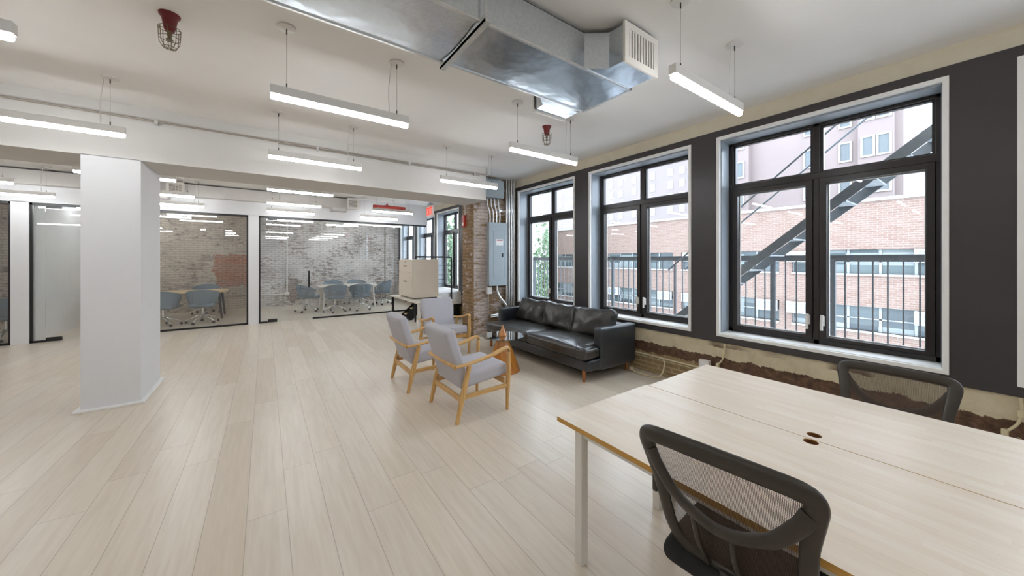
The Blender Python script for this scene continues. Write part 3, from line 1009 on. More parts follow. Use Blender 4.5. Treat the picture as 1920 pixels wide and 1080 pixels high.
bp = thing('ceiling_conduit', 'thin grey conduit running along the top of the beam', 'conduit', (0, 5.53, 3.155))
pc = MB()
pc.tube([(LX, 0, 0), (3.55, 0, 0.0)], 0.011, 8)
pc.tube([(0.15, 0.0, -0.026), (3.2, 0.0, -0.026)], 0.006, 8)
pc.build('conduit', M['pipe'], bp, smooth=60)
for x in (-3.0, -1.0, 0.6, 1.9, 3.1):
    MB().box(x - 0.015, x + 0.015, -0.014, 0.04, -0.034, 0.014).build('clamp', M['galv'], bp)

# ------------------------------------------------------------------ electrical gear on the pier
PY = 6.20
ep = thing('electrical_panel', 'grey electrical panel on the brick pier', 'electrical panel', (3.975, PY - 0.004, 1.06))
MB().box(-0.225, 0.195, -0.13, 0, 0, 1.29).build('cabinet', M['panel_grey'], ep, bevel=0.004)
MB().panel(rect(-0.24, 0.21, -0.01, 1.30), [rect(-0.14, 0.14, 0.14, 1.13)], 'y', -0.138, -0.13).build('cover', M['panel_grey'], ep, bevel=0.003)
dr = MB().box(-0.137, 0.137, -0.139, -0.1305, 0.143, 1.127).build('door', M['panel_grey'], ep, bevel=0.002)
MB().box(0.07, 0.10, -0.150, -0.139, 0.585, 0.665).build('latch', M['black'], dr, bevel=0.003)
MB().box(-0.075, 0.10, -0.1405, -0.1385, 0.83, 0.955).build('notice_label', M['label_white'], dr)
MB().box(-0.06, 0.09, -0.1415, -0.1400, 0.925, 0.942).build('notice_heading', M['alarm_red'], dr)
wb = thing('wireway_box', 'plain grey metal box on the pier above the electrical panel', 'junction box', (3.845, PY, 2.86))
MB().box(-0.24, 0.21, -0.2, 0, 0, 0.36).build('box', M['panel_grey'], wb, bevel=0.003)
MB().box(-0.24, 0.21, -0.206, -0.2, 0.01, 0.35).build('cover', M['panel_grey'], wb, bevel=0.002)
fl = MB()
for k in range(6):
    fl.tube(arc([(3.60 + 0.08 * k, PY - 0.06 - 0.02 * (k % 2), 3.238), (3.62 + 0.08 * k, PY - 0.10, 3.27), (3.68 + 0.08 * k, PY - 0.08, 3.24), (3.74 + 0.07 * k, PY - 0.05, 3.285)], 4), 0.013, 8)
tag(fl.build('flexible_conduit', M['galv'], smooth=60), 'bunch of flexible metal conduits above the grey box on the pier', 'conduit')
for k, x in enumerate((3.80, 3.87, 3.94, 4.01)):
    o = MB().tube(arc([(x - 0.06 + 0.02 * k, PY - 0.05, 2.86), (x - 0.05 + 0.02 * k, PY - 0.05, 2.72), (x + 0.0 + 0.012 * k, PY - 0.06, 2.56), (x + 0.01 * k, PY - 0.065, 2.36)], 5), 0.0135, 8).build('conduit', M['galv'], smooth=60)
    tag(o, 'short bent conduit above the electrical panel, %s from the window' % ('fourth', 'third', 'second', 'first')[k], 'conduit', 'conduits above the electrical panel')
for k in range(4):
    x = 4.205 + 0.064 * k
    t = thing('conduit_riser', 'tall straight galvanised conduit, %s from the window' % ('fourth', 'third', 'second', 'first')[k], 'conduit', (x, PY - 0.085, 0.0), group='conduit risers beside the window')
    MB().tube([(0, 0, 0), (0, 0, CZ)], 0.022, 12).build('conduit', M['galv'], t, smooth=60)
    cl = MB().tube([(0, 0, 2.62), (0, 0, 2.66)], 0.027, 12)
    cl.box(-0.006, 0.006, -0.028, 0.073, 2.615, 2.665)
    cl.build('coupling', M['galv'], t, smooth=50)
tag(MB().box(4.06, 4.42, PY - 0.012, PY, 2.61, 2.65).build('strut_channel', M['galv']), 'short strut channel behind the tall conduits on the pier', 'bracket')
jb = thing('junction_box', 'small white junction box under the electrical panel', 'junction box', (3.80, PY, 0.88))
MB().box(-0.065, 0.05, -0.07, 0, 0, 0.14).build('box', M['white_plastic'], jb, bevel=0.004)
MB().tube(arc([(-0.02, -0.03, 0), (-0.02, -0.03, -0.5), (-0.03, -0.03, -0.62), (0.03, -0.04, -0.74), (0.10, -0.04, -0.78)], 5), 0.013, 8).build('conduit', M['pipe'], jb, smooth=60)
o = MB().tube(arc([(3.98, PY - 0.05, 1.045), (3.98, PY - 0.06, 0.93), (4.03, PY - 0.09, 0.80), (4.13, PY - 0.13, 0.66), (4.17, PY - 0.14, 0.58), (4.18, PY - 0.14, 0.3)], 6), 0.028, 12).build('flexible_conduit', M['galv'], smooth=60)
tag(o, 'thick bent conduit dropping from the electrical panel behind the sofa', 'conduit')
o = MB().tube([(3.80, PY - 0.10, 0.44), (4.2, PY - 0.10, 0.455)], 0.018, 10).tube([(3.83, PY - 0.10, 0.441), (3.83, PY, 0.441)], 0.01, 8).tube([(3.80, PY - 0.10, 0.405), (4.2, PY - 0.10, 0.42)], 0.012, 10).build('wall_pipe', M['galv'], smooth=60)
tag(o, 'short level pipe on the pier behind the sofa arm', 'pipe')
fa = thing('fire_alarm', 'red fire alarm device on the edge of the brick pier', 'alarm', (3.46, 6.58, 2.28))
MB().box(-0.055, 0, -0.055, 0.055, 0, 0.25).build('body', M['alarm_red'], fa, bevel=0.006)
MB().box(-0.062, -0.055, -0.03, 0.03, 0.03, 0.09).build('strobe', M['white_plastic'], fa, bevel=0.004)
MB().tube(arc([(-0.015, -0.02, 0.25), (-0.015, -0.025, 0.36), (-0.015, -0.02, 0.44)], 4), 0.010, 8).build('conduit', M['white_plastic'], fa, smooth=60)
MB().box(-0.02, 0.0, -0.035, 0.0, 0.42, 0.46).build('wire_cover', M['white_plastic'], fa)

# exit sign hung from the beam, facing left
ex = thing('exit_sign', 'red EXIT sign hanging under the back edge of the beam', 'sign', (2.66, 6.53, 2.44))
MB().box(-0.02, 0.02, -0.135, 0.135, 0.0, 0.215).build('sign_body', M['exit_white'], ex, bevel=0.004)
MB().box(-0.035, 0.035, -0.06, 0.06, 0.215, 0.265).build('canopy', M['panel_grey'], ex)
MB().tube([(0, 0, 0.265), (0, 0, CZ - 2.44)], 0.012, 8).build('stem', M['panel_grey'], ex, smooth=60)
def seg_letters(parts, y0, w, z0, h, x, th):
    """block capitals from bars on the face x; letters read with +y to the left"""
    m = MB()
    for (a, b) in parts:
        pa = (x, y0 - a[0] * w, z0 + a[1] * h)
        pb = (x, y0 - b[0] * w, z0 + b[1] * h)
        m.bar(pa, pb, 0.004, th, up=(1, 0, 0)) if False else m.bar(pa, pb, th, 0.004, up=(1, 0, 0))
    return m
LET = {'E': [((0, 0), (0, 1)), ((0, 0.06), (1, 0.06)), ((0, 0.5), (0.85, 0.5)), ((0, 0.94), (1, 0.94))],
       'X': [((0, 0), (1, 1)), ((0, 1), (1, 0))],
       'I': [((0.5, 0), (0.5, 1))],
       'T': [((0.5, 0), (0.5, 1)), ((0, 0.94), (1, 0.94))]}
lt = MB()
yy = 0.118
for ch, w in (('E', 0.044), ('X', 0.05), ('I', 0.014), ('T', 0.05)):
    for (a, b) in LET[ch]:
        lt.bar((-0.0215, yy - a[0] * w, 0.035 + a[1] * 0.145), (-0.0215, yy - b[0] * w, 0.035 + b[1] * 0.145), 0.022, 0.003, up=(1, 0, 0))
    yy -= w + 0.026
lt.build('letters', M['exit_red'], ex)

# ------------------------------------------------------------------ sofa
sf = thing('leather_sofa', 'black three-cushion leather sofa under the windows', 'sofa', (3.85, 4.29, 0))
X0, X1, HY = -0.50, 0.50, 1.24
MB().cushion(((X0 + 0.485), 0, 0.215), (0.95, 2 * HY - 0.02, 0.15), 0.03, n=10).build('base', M['leather'], sf, smooth=60)
for s in (-1, 1):
    # arm: flat panel, slightly raked front
    y0, y1 = (s * (HY - 0.0)), (s * (HY - 0.13))
    ya, yb = min(y0, y1), max(y0, y1)
    m = Matrix.Identity(4)
    MB().cushion(((-0.245 + 0.50) / 2 + 0.005, (ya + yb) / 2, 0.405), (0.76, 0.13, 0.55), 0.026, n=10, puff=(0, 0.004, 0.006)).build('arm', M['leather'], sf, smooth=60)
MB().cushion((0.40, 0, 0.40), (0.19, 2 * HY - 0.24, 0.52), 0.03, n=10).build('back', M['leather'], sf, smooth=60)
for k, s in enumerate((-1, 1)):
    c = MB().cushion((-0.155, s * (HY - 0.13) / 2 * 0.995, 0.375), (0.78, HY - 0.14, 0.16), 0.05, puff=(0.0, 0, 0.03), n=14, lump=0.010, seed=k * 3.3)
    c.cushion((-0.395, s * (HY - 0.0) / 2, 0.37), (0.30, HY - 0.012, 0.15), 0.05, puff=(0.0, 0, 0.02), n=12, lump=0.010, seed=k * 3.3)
    c.build('seat_cushion', M['leather_sheen'], sf, smooth=80)
for k in range(3):
    y = (k - 1) * 0.725
    mt = Matrix.Translation((0.20, y, 0.64)) @ Matrix.Rotation(R(17), 4, 'Y') @ Matrix.Rotation(R((k - 1) * 1.5), 4, 'X')
    MB().cushion((0, 0, 0), (0.20, 0.73, 0.46), 0.075, puff=(0.055, 0.0, -0.03), n=22, mtx=mt, lump=0.026, seed=k * 5.7 + 1).build('back_cushion', M['leather_sheen'], sf, smooth=80)
for sx in (-0.46, 0.42):
    for sy in (-1, 1):
        MB().tube([(sx, sy * (HY - 0.10), 0.0), (sx + 0.004, sy * (HY - 0.105), 0.15)], [0.016, 0.028], 14).build('leg', M['sofa_leg'], sf, smooth=50)

# ------------------------------------------------------------------ armchairs (local +x is the front)
def make_armchair():
    t = thing('lounge_armchair', '', 'armchair', group='grey lounge armchairs')
    hwid = 0.325
    for s in (-1, 1):
        y = s * hwid
        fl_ = MB()
        fl_.tube([(0.295, y, 0.0), (0.302, y, 0.25), (0.312, y, 0.45), (0.312, y, 0.61)], [0.016, 0.024, 0.024, 0.021], 12)
        fl_.build('front_leg', M['oak'], t, smooth=60)
        rl = MB().tube([(-0.295, y, 0.0), (-0.235, y, 0.25), (-0.16, y, 0.545)], [0.018, 0.027, 0.022], 12, flat=(1.15, 0.85, (0, 1, 0)))
        rl.build('rear_leg', M['oak'], t, smooth=60)
        ar = arc([(-0.31, y, 0.555), (-0.16, y, 0.565), (0.06, y, 0.60), (0.22, y, 0.645), (0.290, y, 0.658), (0.316, y, 0.640), (0.318, y, 0.60)], 6)
        n_ = len(ar)
        rad = [0.8 + 0.35 * math.sin(PI * min(1, i / n_ * 1.1)) for i in range(n_)]
        MB().tube(ar, rad, 12, flat=(0.024, 0.017, (0, 0.0, 1) if False else (0.0, 0.0, 1.0))).build('armrest', M['oak_y'], t, smooth=60)
        MB().bar((-0.235, y, 0.245), (0.30, y, 0.262), 0.024, 0.045).build('side_rail', M['oak_y'], t, bevel=0.005)
    MB().tube(arc([(-0.308, -hwid, 0.553), (-0.315, -0.15, 0.553), (-0.315, 0.15, 0.553), (-0.308, hwid, 0.553)], 5), 0.020, 10).build('back_rail', M['oak'], t, smooth=60)
    MB().bar((-0.245, -hwid, 0.225), (-0.245, hwid, 0.225), 0.024, 0.055).build('rear_stretcher', M['oak'], t, bevel=0.005)
    MB().bar((0.26, -hwid, 0.315), (0.26, hwid, 0.315), 0.022, 0.06).build('front_stretcher', M['oak'], t, bevel=0.005)
    sm = Matrix.Translation((0.04, 0, 0.40)) @ Matrix.Rotation(R(-6), 4, 'Y')
    MB().cushion((0, 0, 0), (0.57, 0.575, 0.125), 0.03, puff=(0, 0, 0.022), n=12, mtx=sm).build('seat_cushion', M['fabric'], t, smooth=60)
    bk = Matrix.Translation((-0.262, 0, 0.615)) @ Matrix.Rotation(R(-17), 4, 'Y')
    MB().cushion((0, 0, 0), (0.105, 0.575, 0.60), 0.032, puff=(0.018, 0, 0), n=12, mtx=bk).build('back_cushion', M['fabric'], t, smooth=60)
    return t
a1 = make_armchair()
spots = [(1.81, 3.375, 0.0, 'grey oak-framed armchair beside the cone table, back turned, closer to the desks'),
         (1.69, 4.43, 0.0, 'grey oak-framed armchair with its back to the open floor, middle of the three'),
         (2.50, 5.53, -PI / 2, 'grey oak-framed armchair facing the desks, beside the brick pier')]
for i, (x, y, rz, lab) in enumerate(spots):
    o = a1 if i == 0 else copy_tree(a1)
    o.location = (x, y, 0)
    o.rotation_euler = (0, 0, rz)
    o['label'] = lab

# ------------------------------------------------------------------ coffee table
ct = thing('coffee_table', 'low round glass coffee table on a pointed wooden cone', 'coffee table', (2.80, 4.17, 0))
MB().lathe([(0.25, 0.0), (0.252, 0.012), (0.068, 0.484), (0.06, 0.488)], 48).build('cone_base', M['teak'], ct, smooth=40)
MB().panel(circle(0, 0, 0.31, 56), [circle(0, 0, 0.066, 32)], 'z', 0.488, 0.500).build('glass_top', M['table_glass'], ct, smooth=40)
MB().lathe([(0.062, 0.488), (0.062, 0.507), (0.060, 0.512), (0.0585, 0.514), (0.002, 0.655)], 40).build('cone_tip', M['teak'], ct, smooth=40)

# ------------------------------------------------------------------ desks in the foreground
def slab(outer, holes, z0, z1, name, parent):
    o = MB().panel(outer, holes, 'z', z0, z1).build(name, [M['desktop'], M['desk_edge']], parent)
    for p in o.data.polygons:
        if abs(p.normal.z) < 0.5:
            p.material_index = 1
    return o
def make_desk(x0, x1, y0, y1, label, hole):
    t = thing('work_desk', label, 'desk', ((x0 + x1) / 2, (y0 + y1) / 2, 0), group='white legged desks')
    cx_, cy_ = (x0 + x1) / 2, (y0 + y1) / 2
    hx_, hy_ = (x1 - x0) / 2, (y1 - y0) / 2
    tp = slab(rect(-hx_, hx_, -hy_, hy_), [circle(hole[0] - cx_, hole[1] - cy_, 0.029, 24)], 0.715, 0.74, 'desktop', t)
    MB().lathe([(0.0295, 0.7155), (0.0295, 0.738), (0.027, 0.738), (0.027, 0.7165), (0.001, 0.7165)], 24, (hole[0] - cx_, hole[1] - cy_, 0)).build('cable_hole', M['hole'], tp, smooth=40)
    for sx in (-1, 1):
        for sy in (-1, 1):
            MB().box(sx * (hx_ - 0.058) - 0.024, sx * (hx_ - 0.058) + 0.024, sy * (hy_ - 0.125) - 0.024, sy * (hy_ - 0.125) + 0.024, 0, 0.714).build('leg', M['desk_leg'], t, bevel=0.004)
    fr = MB()
    for sy in (-1, 1):
        fr.box(-hx_ + 0.082, hx_ - 0.082, sy * (hy_ - 0.125) - 0.015, sy * (hy_ - 0.125) + 0.015, 0.672, 0.712)
    for sx in (-1, 1):
        fr.box(sx * (hx_ - 0.058) - 0.015, sx * (hx_ - 0.058) + 0.015, -hy_ + 0.15, hy_ - 0.15, 0.672, 0.712)
    fr.build('under_frame', M['desk_leg'], t)
    return t
make_desk(1.305, 2.128, -0.42, 1.41, 'birch desk with white legs, on the open floor side of the pair', (2.098, 0.52))
make_desk(2.133, 2.94, -0.425, 1.395, 'birch desk on the window side of the pair', (2.19, 0.53))

# ------------------------------------------------------------------ mesh task chairs (local +x is the front)
def make_task_chair():
    t = thing('mesh_task_chair', '', 'office chair', group='black mesh task chairs')
    def bx(y, z):
        # depth of the back surface: leans back with height, wraps forward at the sides
        k = (z - 0.55) / 0.42
        return -0.185 - 0.150 * k + 0.10 * y * y
    def P(y, z, off=0.0):
        return (bx(y, z) + off, y, z)
    half_ = [(0.985, 0.05), (0.982, 0.14), (0.976, 0.214), (0.952, 0.234), (0.90, 0.229), (0.80, 0.214), (0.70, 0.206), (0.61, 0.198), (0.545, 0.168), (0.515, 0.11)]
    out = [(0.0, 0.984)] + [(h_, z_) for z_, h_ in half_[1:]] + [(0.0, 0.508)] + [(-h_, z_) for z_, h_ in reversed(half_[1:])]
    pts = []
    m = len(out)
    for i in range(m):
        a, b, c, e = [Vector((q[0], q[1], 0)) for q in (out[i - 1], out[i], out[(i + 1) % m], out[(i + 2) % m])]
        for k in range(5):
            u = k / 5
            q = 0.5 * ((2 * b) + (-a + c) * u + (2 * a - 5 * b + 4 * c - e) * u * u + (-a + 3 * b - 3 * c + e) * u ** 3)
            pts.append((q.x, q.y))
    ring = [P(y, z) for y, z in pts]
    rr = [1.0 + 0.30 * max(0, (z - 0.80) / 0.18) for y, z in pts]
    MB().tube(ring, rr, 12, closed=True, flat=(0.0235, 0.011, (1, 0, 0))).build('back_frame', M['plastic'], t, smooth=60)
    # mesh skin
    sk = MB()
    ny_, nz_ = 22, 16
    g = []
    def half(z):
        tab = [(0.51, 0.10), (0.545, 0.168), (0.61, 0.198), (0.70, 0.206), (0.80, 0.214), (0.90, 0.227), (0.952, 0.230), (0.975, 0.205), (0.984, 0.15)]
        for (z0, h0), (z1, h1) in zip(tab, tab[1:]):
            if z <= z1:
                return h0 + (h1 - h0) * (z - z0) / (z1 - z0)
        return tab[-1][1]
    for i in range(nz_ + 1):
        z = 0.515 + (0.982 - 0.515) * i / nz_
        h = half(z)
        g.append([sk.bm.verts.new(P(h * (2 * j / ny_ - 1), z, 0.003)) for j in range(ny_ + 1)])
    for i in range(nz_):
        for j in range(ny_):
            sk._face([g[i][j], g[i][j + 1], g[i + 1][j + 1], g[i + 1][j]])
    sk.build('mesh_back', M['mesh'], t, smooth=180)
    # swooping lumbar bow, spines and lower yoke
    bow = arc([P(-0.222, 0.915, -0.004), P(-0.195, 0.865, -0.02), P(-0.125, 0.785, -0.045), P(0, 0.742, -0.060), P(0.125, 0.785, -0.045), P(0.195, 0.865, -0.02), P(0.222, 0.915, -0.004)], 6)
    MB().tube(bow, 1.0, 12, flat=(0.024, 0.011, (1, 0, 0.25))).build('lumbar_bow', M['plastic'], t, smooth=60)
    for s in (-1, 1):
        MB().tube([P(s * 0.056 + 0.025, 0.755, -0.054), P(s * 0.054 + 0.025, 0.64, -0.05), P(s * 0.052 + 0.025, 0.52, -0.012)], 0.0095, 10).build('spine', M['plastic'], t, smooth=60)
    MB().tube(arc([P(0, 0.515, -0.008), (-0.20, 0, 0.46), (-0.13, 0, 0.42), (-0.04, 0, 0.41)], 5), 1.0, 12, flat=(0.042, 0.014, (1, 0, 0.3))).build('back_stem', M['plastic'], t, smooth=60)
    kn = MB().cushion((0, 0, 0), (0.03, 0.022, 0.07), 0.009, n=6, mtx=Matrix.Translation(Vector(P(0.246, 0.745, 0.02))))
    kn.tube([P(0.21, 0.755, 0.008), P(0.246, 0.755, 0.02)], 0.009, 8)
    kn.build('lumbar_lever', M['plastic'], t, smooth=60)
    MB().cushion((0.03, 0, 0.475), (0.47, 0.48, 0.075), 0.035, puff=(0.01, 0.01, 0.012), n=12).build('seat', M['seat_black'], t, smooth=60)
    MB().lathe([(0.03, 0.405), (0.11, 0.41), (0.11, 0.44), (0.06, 0.445)], 20, (0, 0, 0)).tube([(0, 0, 0.12), (0, 0, 0.42)], 0.025, 14).build('gas_lift', M['plastic'], t, smooth=50)
    hub = MB().lathe([(0.045, 0.075), (0.05, 0.12), (0.03, 0.14)], 18)
    hub.build('hub', M['plastic'], t, smooth=50)
    for k in range(5):
        a = 2 * PI * k / 5 + 0.3
        ca, sa = math.cos(a), math.sin(a)
        MB().tube([(0.03 * ca, 0.03 * sa, 0.105), (0.16 * ca, 0.16 * sa, 0.095), (0.29 * ca, 0.29 * sa, 0.075)], [0.024, 0.02, 0.015], 10).build('base_spoke', M['plastic'], t, smooth=60)
        w_ = MB().lathe([(0.010, -0.022), (0.028, -0.02), (0.028, 0.02), (0.010, 0.022)], 16, (0, 0, 0), axis='y')
        bmesh.ops.rotate(w_.bm, verts=w_.bm.verts, cent=(0, 0, 0), matrix=Matrix.Rotation(a + 0.6, 3, 'Z'))
        bmesh.ops.translate(w_.bm, verts=w_.bm.verts, vec=(0.29 * ca, 0.29 * sa, 0.0285))
        w_.tube([(0.29 * ca, 0.29 * sa, 0.03), (0.29 * ca, 0.29 * sa, 0.08)], 0.007, 8)
        w_.build('caster', M['caster'], t, smooth=50)
    return t
tc1 = make_task_chair()
tc1.location = (1.48, 0.548, 0)
tc1.rotation_euler = (0, 0, 0.10)
tc1['label'] = 'black mesh task chair seen from behind, at the open floor side of the desks'
tc2 = copy_tree(tc1)
tc2.location = (2.86, 0.385, -0.0)
tc2.rotation_euler = (0, 0, PI)
for ch in kids(tc2):
    if not ch.name.startswith(('base_spoke', 'caster', 'hub')):
        ch.location.z -= 0.085
tc2['label'] = 'black mesh task chair beyond the far desk, under the big window'

# ------------------------------------------------------------------ tub chairs in the meeting rooms (local +x is the front)
def make_tub():
    t = thing('tub_chair', '', 'meeting chair', group='blue-grey tub chairs')
    sh = MB()
    na, nz_ = 28, 8
    inner, outer = [], []
    for i in range(na + 1):
        a = R(62) + R(236) * i / na          # open towards +x
        k = abs(i / na - 0.5) * 2            # 0 at the back, 1 at the arm tips
        top = 0.80 - 0.17 * k ** 1.8
        ro, ri = [], []
        for j in range(nz_ + 1):
            f = j / nz_
            z = 0.40 + (top - 0.40) * f
            r = 0.205 + 0.085 * f ** 0.7
            x, y = r * math.cos(a) * 0.98, r * math.sin(a) * 1.0
            ro.append(sh.bm.verts.new((x, y, z)))
            q = (r - 0.028) / r
            ri.append(sh.bm.verts.new((x * q, y * q, z)))
        outer.append(ro); inner.append(ri)
    for i in range(na):
        for j in range(nz_):
            sh._face([outer[i][j], outer[i + 1][j], outer[i + 1][j + 1], outer[i][j + 1]])
            sh._face([inner[i][j], inner[i][j + 1], inner[i + 1][j + 1], inner[i + 1][j]])
        sh._face([outer[i][nz_], outer[i + 1][nz_], inner[i + 1][nz_], inner[i][nz_]])
        sh._face([outer[i][0], inner[i][0], inner[i + 1][0], outer[i + 1][0]])
    for i in (0, na):
        for j in range(nz_):
            sh._face([outer[i][j], outer[i][j + 1], inner[i][j + 1], inner[i][j]])
    sh.build('shell', M['fabric_tub'], t, smooth=60)
    MB().cushion((0.03, 0, 0.425), (0.46, 0.42, 0.09), 0.04, puff=(0.02, 0.0, 0.01), n=10).build('seat_cushion', M['fabric_tub'], t, smooth=60)
    MB().lathe([(0.09, 0.365), (0.10, 0.378), (0.05, 0.383)], 18).tube([(0, 0, 0.16), (0, 0, 0.37)], 0.021, 14).build('column', M['chrome'], t, smooth=50)
    for k in range(5):
        a = 2 * PI * k / 5 + 0.15
        ca, sa = math.cos(a), math.sin(a)
        MB().tube([(0.0 * ca, 0.0 * sa, 0.19), (0.05 * ca, 0.05 * sa, 0.185), (0.26 * ca, 0.26 * sa, 0.09), (0.285 * ca, 0.285 * sa, 0.06)], [0.022, 0.02, 0.014, 0.011], 10).build('base_spoke', M['chrome'], t, smooth=60)
        w_ = MB().lathe([(0.010, -0.02), (0.027, -0.018), (0.027, 0.018), (0.010, 0.02)], 14, (0, 0, 0), axis='y')
        bmesh.ops.rotate(w_.bm, verts=w_.bm.verts, cent=(0, 0, 0), matrix=Matrix.Rotation(a + 1.2, 3, 'Z'))
        bmesh.ops.translate(w_.bm, verts=w_.bm.verts, vec=(0.285 * ca, 0.285 * sa, 0.0275))
        w_.tube([(0.285 * ca, 0.285 * sa, 0.03), (0.285 * ca, 0.285 * sa, 0.066)], 0.008, 8)
        w_.build('caster', M['caster'], t, smooth=50)
    return t
tub = make_tub()
tubs = [(1.745, 11.72, PI / 2 + 0.12, 'blue-grey tub chair with its back to the glass, left one of the front pair at the white meeting table'),
        (2.47, 11.70, PI / 2 - 0.08, 'blue-grey tub chair with its back to the glass, right one of the front pair at the white meeting table'),
        (1.06, 12.30, 0.25, 'blue-grey tub chair behind the glass door handle, turned side-on'),
        (3.40, 12.75, PI - 0.1, 'blue-grey tub chair at the window end of the white meeting table'),
        (1.98, 13.58, -PI / 2, 'tub chair behind the white meeting table, on the door side'),
        (2.74, 13.60, -PI / 2, 'tub chair behind the white meeting table, on the window side'),
        (-1.27, 11.62, PI / 2, 'blue-grey tub chair with its back to the glass at the maple table'),
        (-1.98, 11.60, PI / 2 - 0.2, 'blue-grey tub chair at the maple table, partly behind the white column'),
        (-1.42, 13.62, -PI / 2, 'tub chair across the maple table, against the brick wall')]
for i, (x, y, rz, lab) in enumerate(tubs):
    o = tub if i == 0 else copy_tree(tub)
    o.scale = (1.12, 1.12, 1.07)
    o.location = (x, y, 0)
    o.rotation_euler = (0, 0, rz)
    o['label'] = ' '.join(lab.split()[:16])
def conf_table(x0, x1, y0, y1, top, legm, label):
    t = thing('meeting_table', label, 'table', ((x0 + x1) / 2, (y0 + y1) / 2, 0), group='meeting tables')
    hx_, hy_ = (x1 - x0) / 2, (y1 - y0) / 2
    rr = 0.16
    out = []
    for cx_, cy_, a0 in ((hx_ - rr, hy_ - rr, 0), (-hx_ + rr, hy_ - rr, 90), (-hx_ + rr, -hy_ + rr, 180), (hx_ - rr, -hy_ + rr, 270)):
        for k in range(7):
            a = R(a0 + 15 * k)
            out.append((cx_ + rr * math.cos(a), cy_ + rr * math.sin(a)))
    MB().panel(out, [], 'z', 0.712, 0.742).build('tabletop', top, t, bevel=0.004)
    for sx in (-1, 1):
        for sy in (-1, 1):
            MB().tube([(sx * (hx_ - 0.10), sy * (hy_ - 0.10), 0), (sx * (hx_ - 0.16), sy * (hy_ - 0.16), 0.712)], [0.022, 0.032], 14).build('leg', legm, t, smooth=50)
    MB().box(-hx_ + 0.15, hx_ - 0.15, -0.04, 0.04, 0.67, 0.711).build('under_frame', legm, t)
conf_table(1.38, 3.12, 12.12, 13.25, M['conf_top'], M['desk_leg'], 'pale meeting table with white legs in the glass room beside the windows')
conf_table(-3.1, -0.85, 12.1, 13.2, M['conf_wood'], M['black'], 'maple meeting table with dark legs in the glass room behind the column')
# far left office: white task chair behind the dark glass
oc = copy_tree(tub)
oc.location = (-4.15, 11.35, 0)
oc.rotation_euler = (0, 0, 2.2)
oc['label'] = 'tub chair in the dim office past the white posts'
# meeting room wall conduits
for x, lab in ((0.62, 'white cable duct down the brick wall behind the glass door'), (3.9, 'grey riser pipe on the brick wall near the back windows')):
    t = thing('wall_conduit', lab, 'conduit', (x, BY, 0))
    MB().box(-0.02, 0.02, -0.035, 0, 0.42 if x < 1 else 0.0, 2.9 if x < 1 else CZ).build('duct', M['white_plastic'] if x < 1 else M['pipe'], t)
    if x < 1:
        MB().box(-0.06, 0.06, -0.05, 0, 0.36, 0.48).build('outlet_box', M['white_plastic'], t, bevel=0.004)
        MB().box(-0.9, -0.03, -0.03, 0, 0.40, 0.43).build('side_duct', M['white_plastic'], t)
t = thing('wall_conduit', 'level pipe low on the brick wall behind the maple table', 'pipe', (-1.0, BY, 0.45))
MB().tube([(-1.5, -0.03, 0), (0.7, -0.03, 0)], 0.018, 8).build('pipe', M['pipe'], t, smooth=60)
for x in (-1.2, -0.3, 0.5):
    MB().box(x - 0.01, x + 0.01, -0.05, 0, -0.02, 0.02).build('clamp', M['galv'], t)

# ------------------------------------------------------------------ white side table, filing cabinet, steps with rail
st = thing('side_table', 'pale table with dark legs carrying the filing cabinet', 'table', (2.86, 7.58, 0))
MB().box(-0.41, 0.41, -0.93, 0.93, 0.712, 0.74).build('tabletop', M['conf_top'], st, bevel=0.004)
for sx in (-1, 1):
    for sy in (-1, 1):
        m_ = M['desk_leg'] if (sy < 0) else M['black']
        MB().box(sx * 0.36 - 0.024, sx * 0.36 + 0.024, sy * 0.86 - 0.024, sy * 0.86 + 0.024, 0, 0.711).build('leg', m_, st, bevel=0.003)
MB().box(-0.35, 0.35, -0.015, 0.015, 0.67, 0.711).box(-0.015, 0.015, -0.85, 0.85, 0.67, 0.711).build('under_frame', M['black'], st)
fc = thing('filing_cabinet', 'beige two-drawer filing cabinet standing on the pale table', 'cabinet', (2.87, 7.76, 0.76))
MB().box(-0.285, 0.30, -0.46, 0.46, 0.0, 0.835).build('body', M['cabinet'], fc, bevel=0.006)
for k, (z0, z1) in enumerate(((0.025, 0.545), (0.555, 0.815))):
    dd = MB().box(-0.300, -0.286, -0.445, 0.445, z0, z1).build('drawer', M['cabinet'], fc, bevel=0.003)
    zc = (z0 + z1) / 2 + (0.06 if k == 0 else 0.0)
    MB().box(-0.306, -0.300, -0.10, 0.10, zc - 0.012, zc + 0.012).build('pull', M['cab_line'], dd, bevel=0.002)
MB().lathe([(0.012, -0.306), (0.012, -0.285)], 14, (0, 0.0, 0.78), axis='x').build('lock', M['cab_line'], fc, smooth=40)
MB().box(-0.25, 0.27, -0.43, 0.43, -0.019, 0.0).build('plinth', M['black'], fc)

ps = thing('window_steps', 'narrow metal steps up to a white landing under the back window', 'steps', (3.4, 8.64, 0))
MB().box(0.30, 1.028, 0.0, 2.0, 0.375, 0.705).build('landing', M['white_wall'], ps, bevel=0.004)
for y in (0.34, 0.64):
    MB().bar((-0.36, y, 0.05), (0.30, y, 0.62), 0.012, 0.22).build('stringer', M['black'], ps)
for k in range(4):
    MB().box(-0.36 + 0.155 * k, -0.20 + 0.155 * k, 0.347, 0.633, 0.13 + 0.135 * k, 0.155 + 0.135 * k).build('tread', M['conf_wood'], ps)
for x in (0.35, 0.98):
    for y in (0.05, 1.95):
        MB().box(x - 0.025, x + 0.025, y - 0.025, y + 0.025, 0, 0.374).build('leg', M['black'], ps)
MB().box(0.38, 0.95, 0.06, 0.08, 0.0, 0.374).build('void_shade_sheet', M['black'], ps)  # black sheet standing in for the dark void under the landing
rl_ = MB()
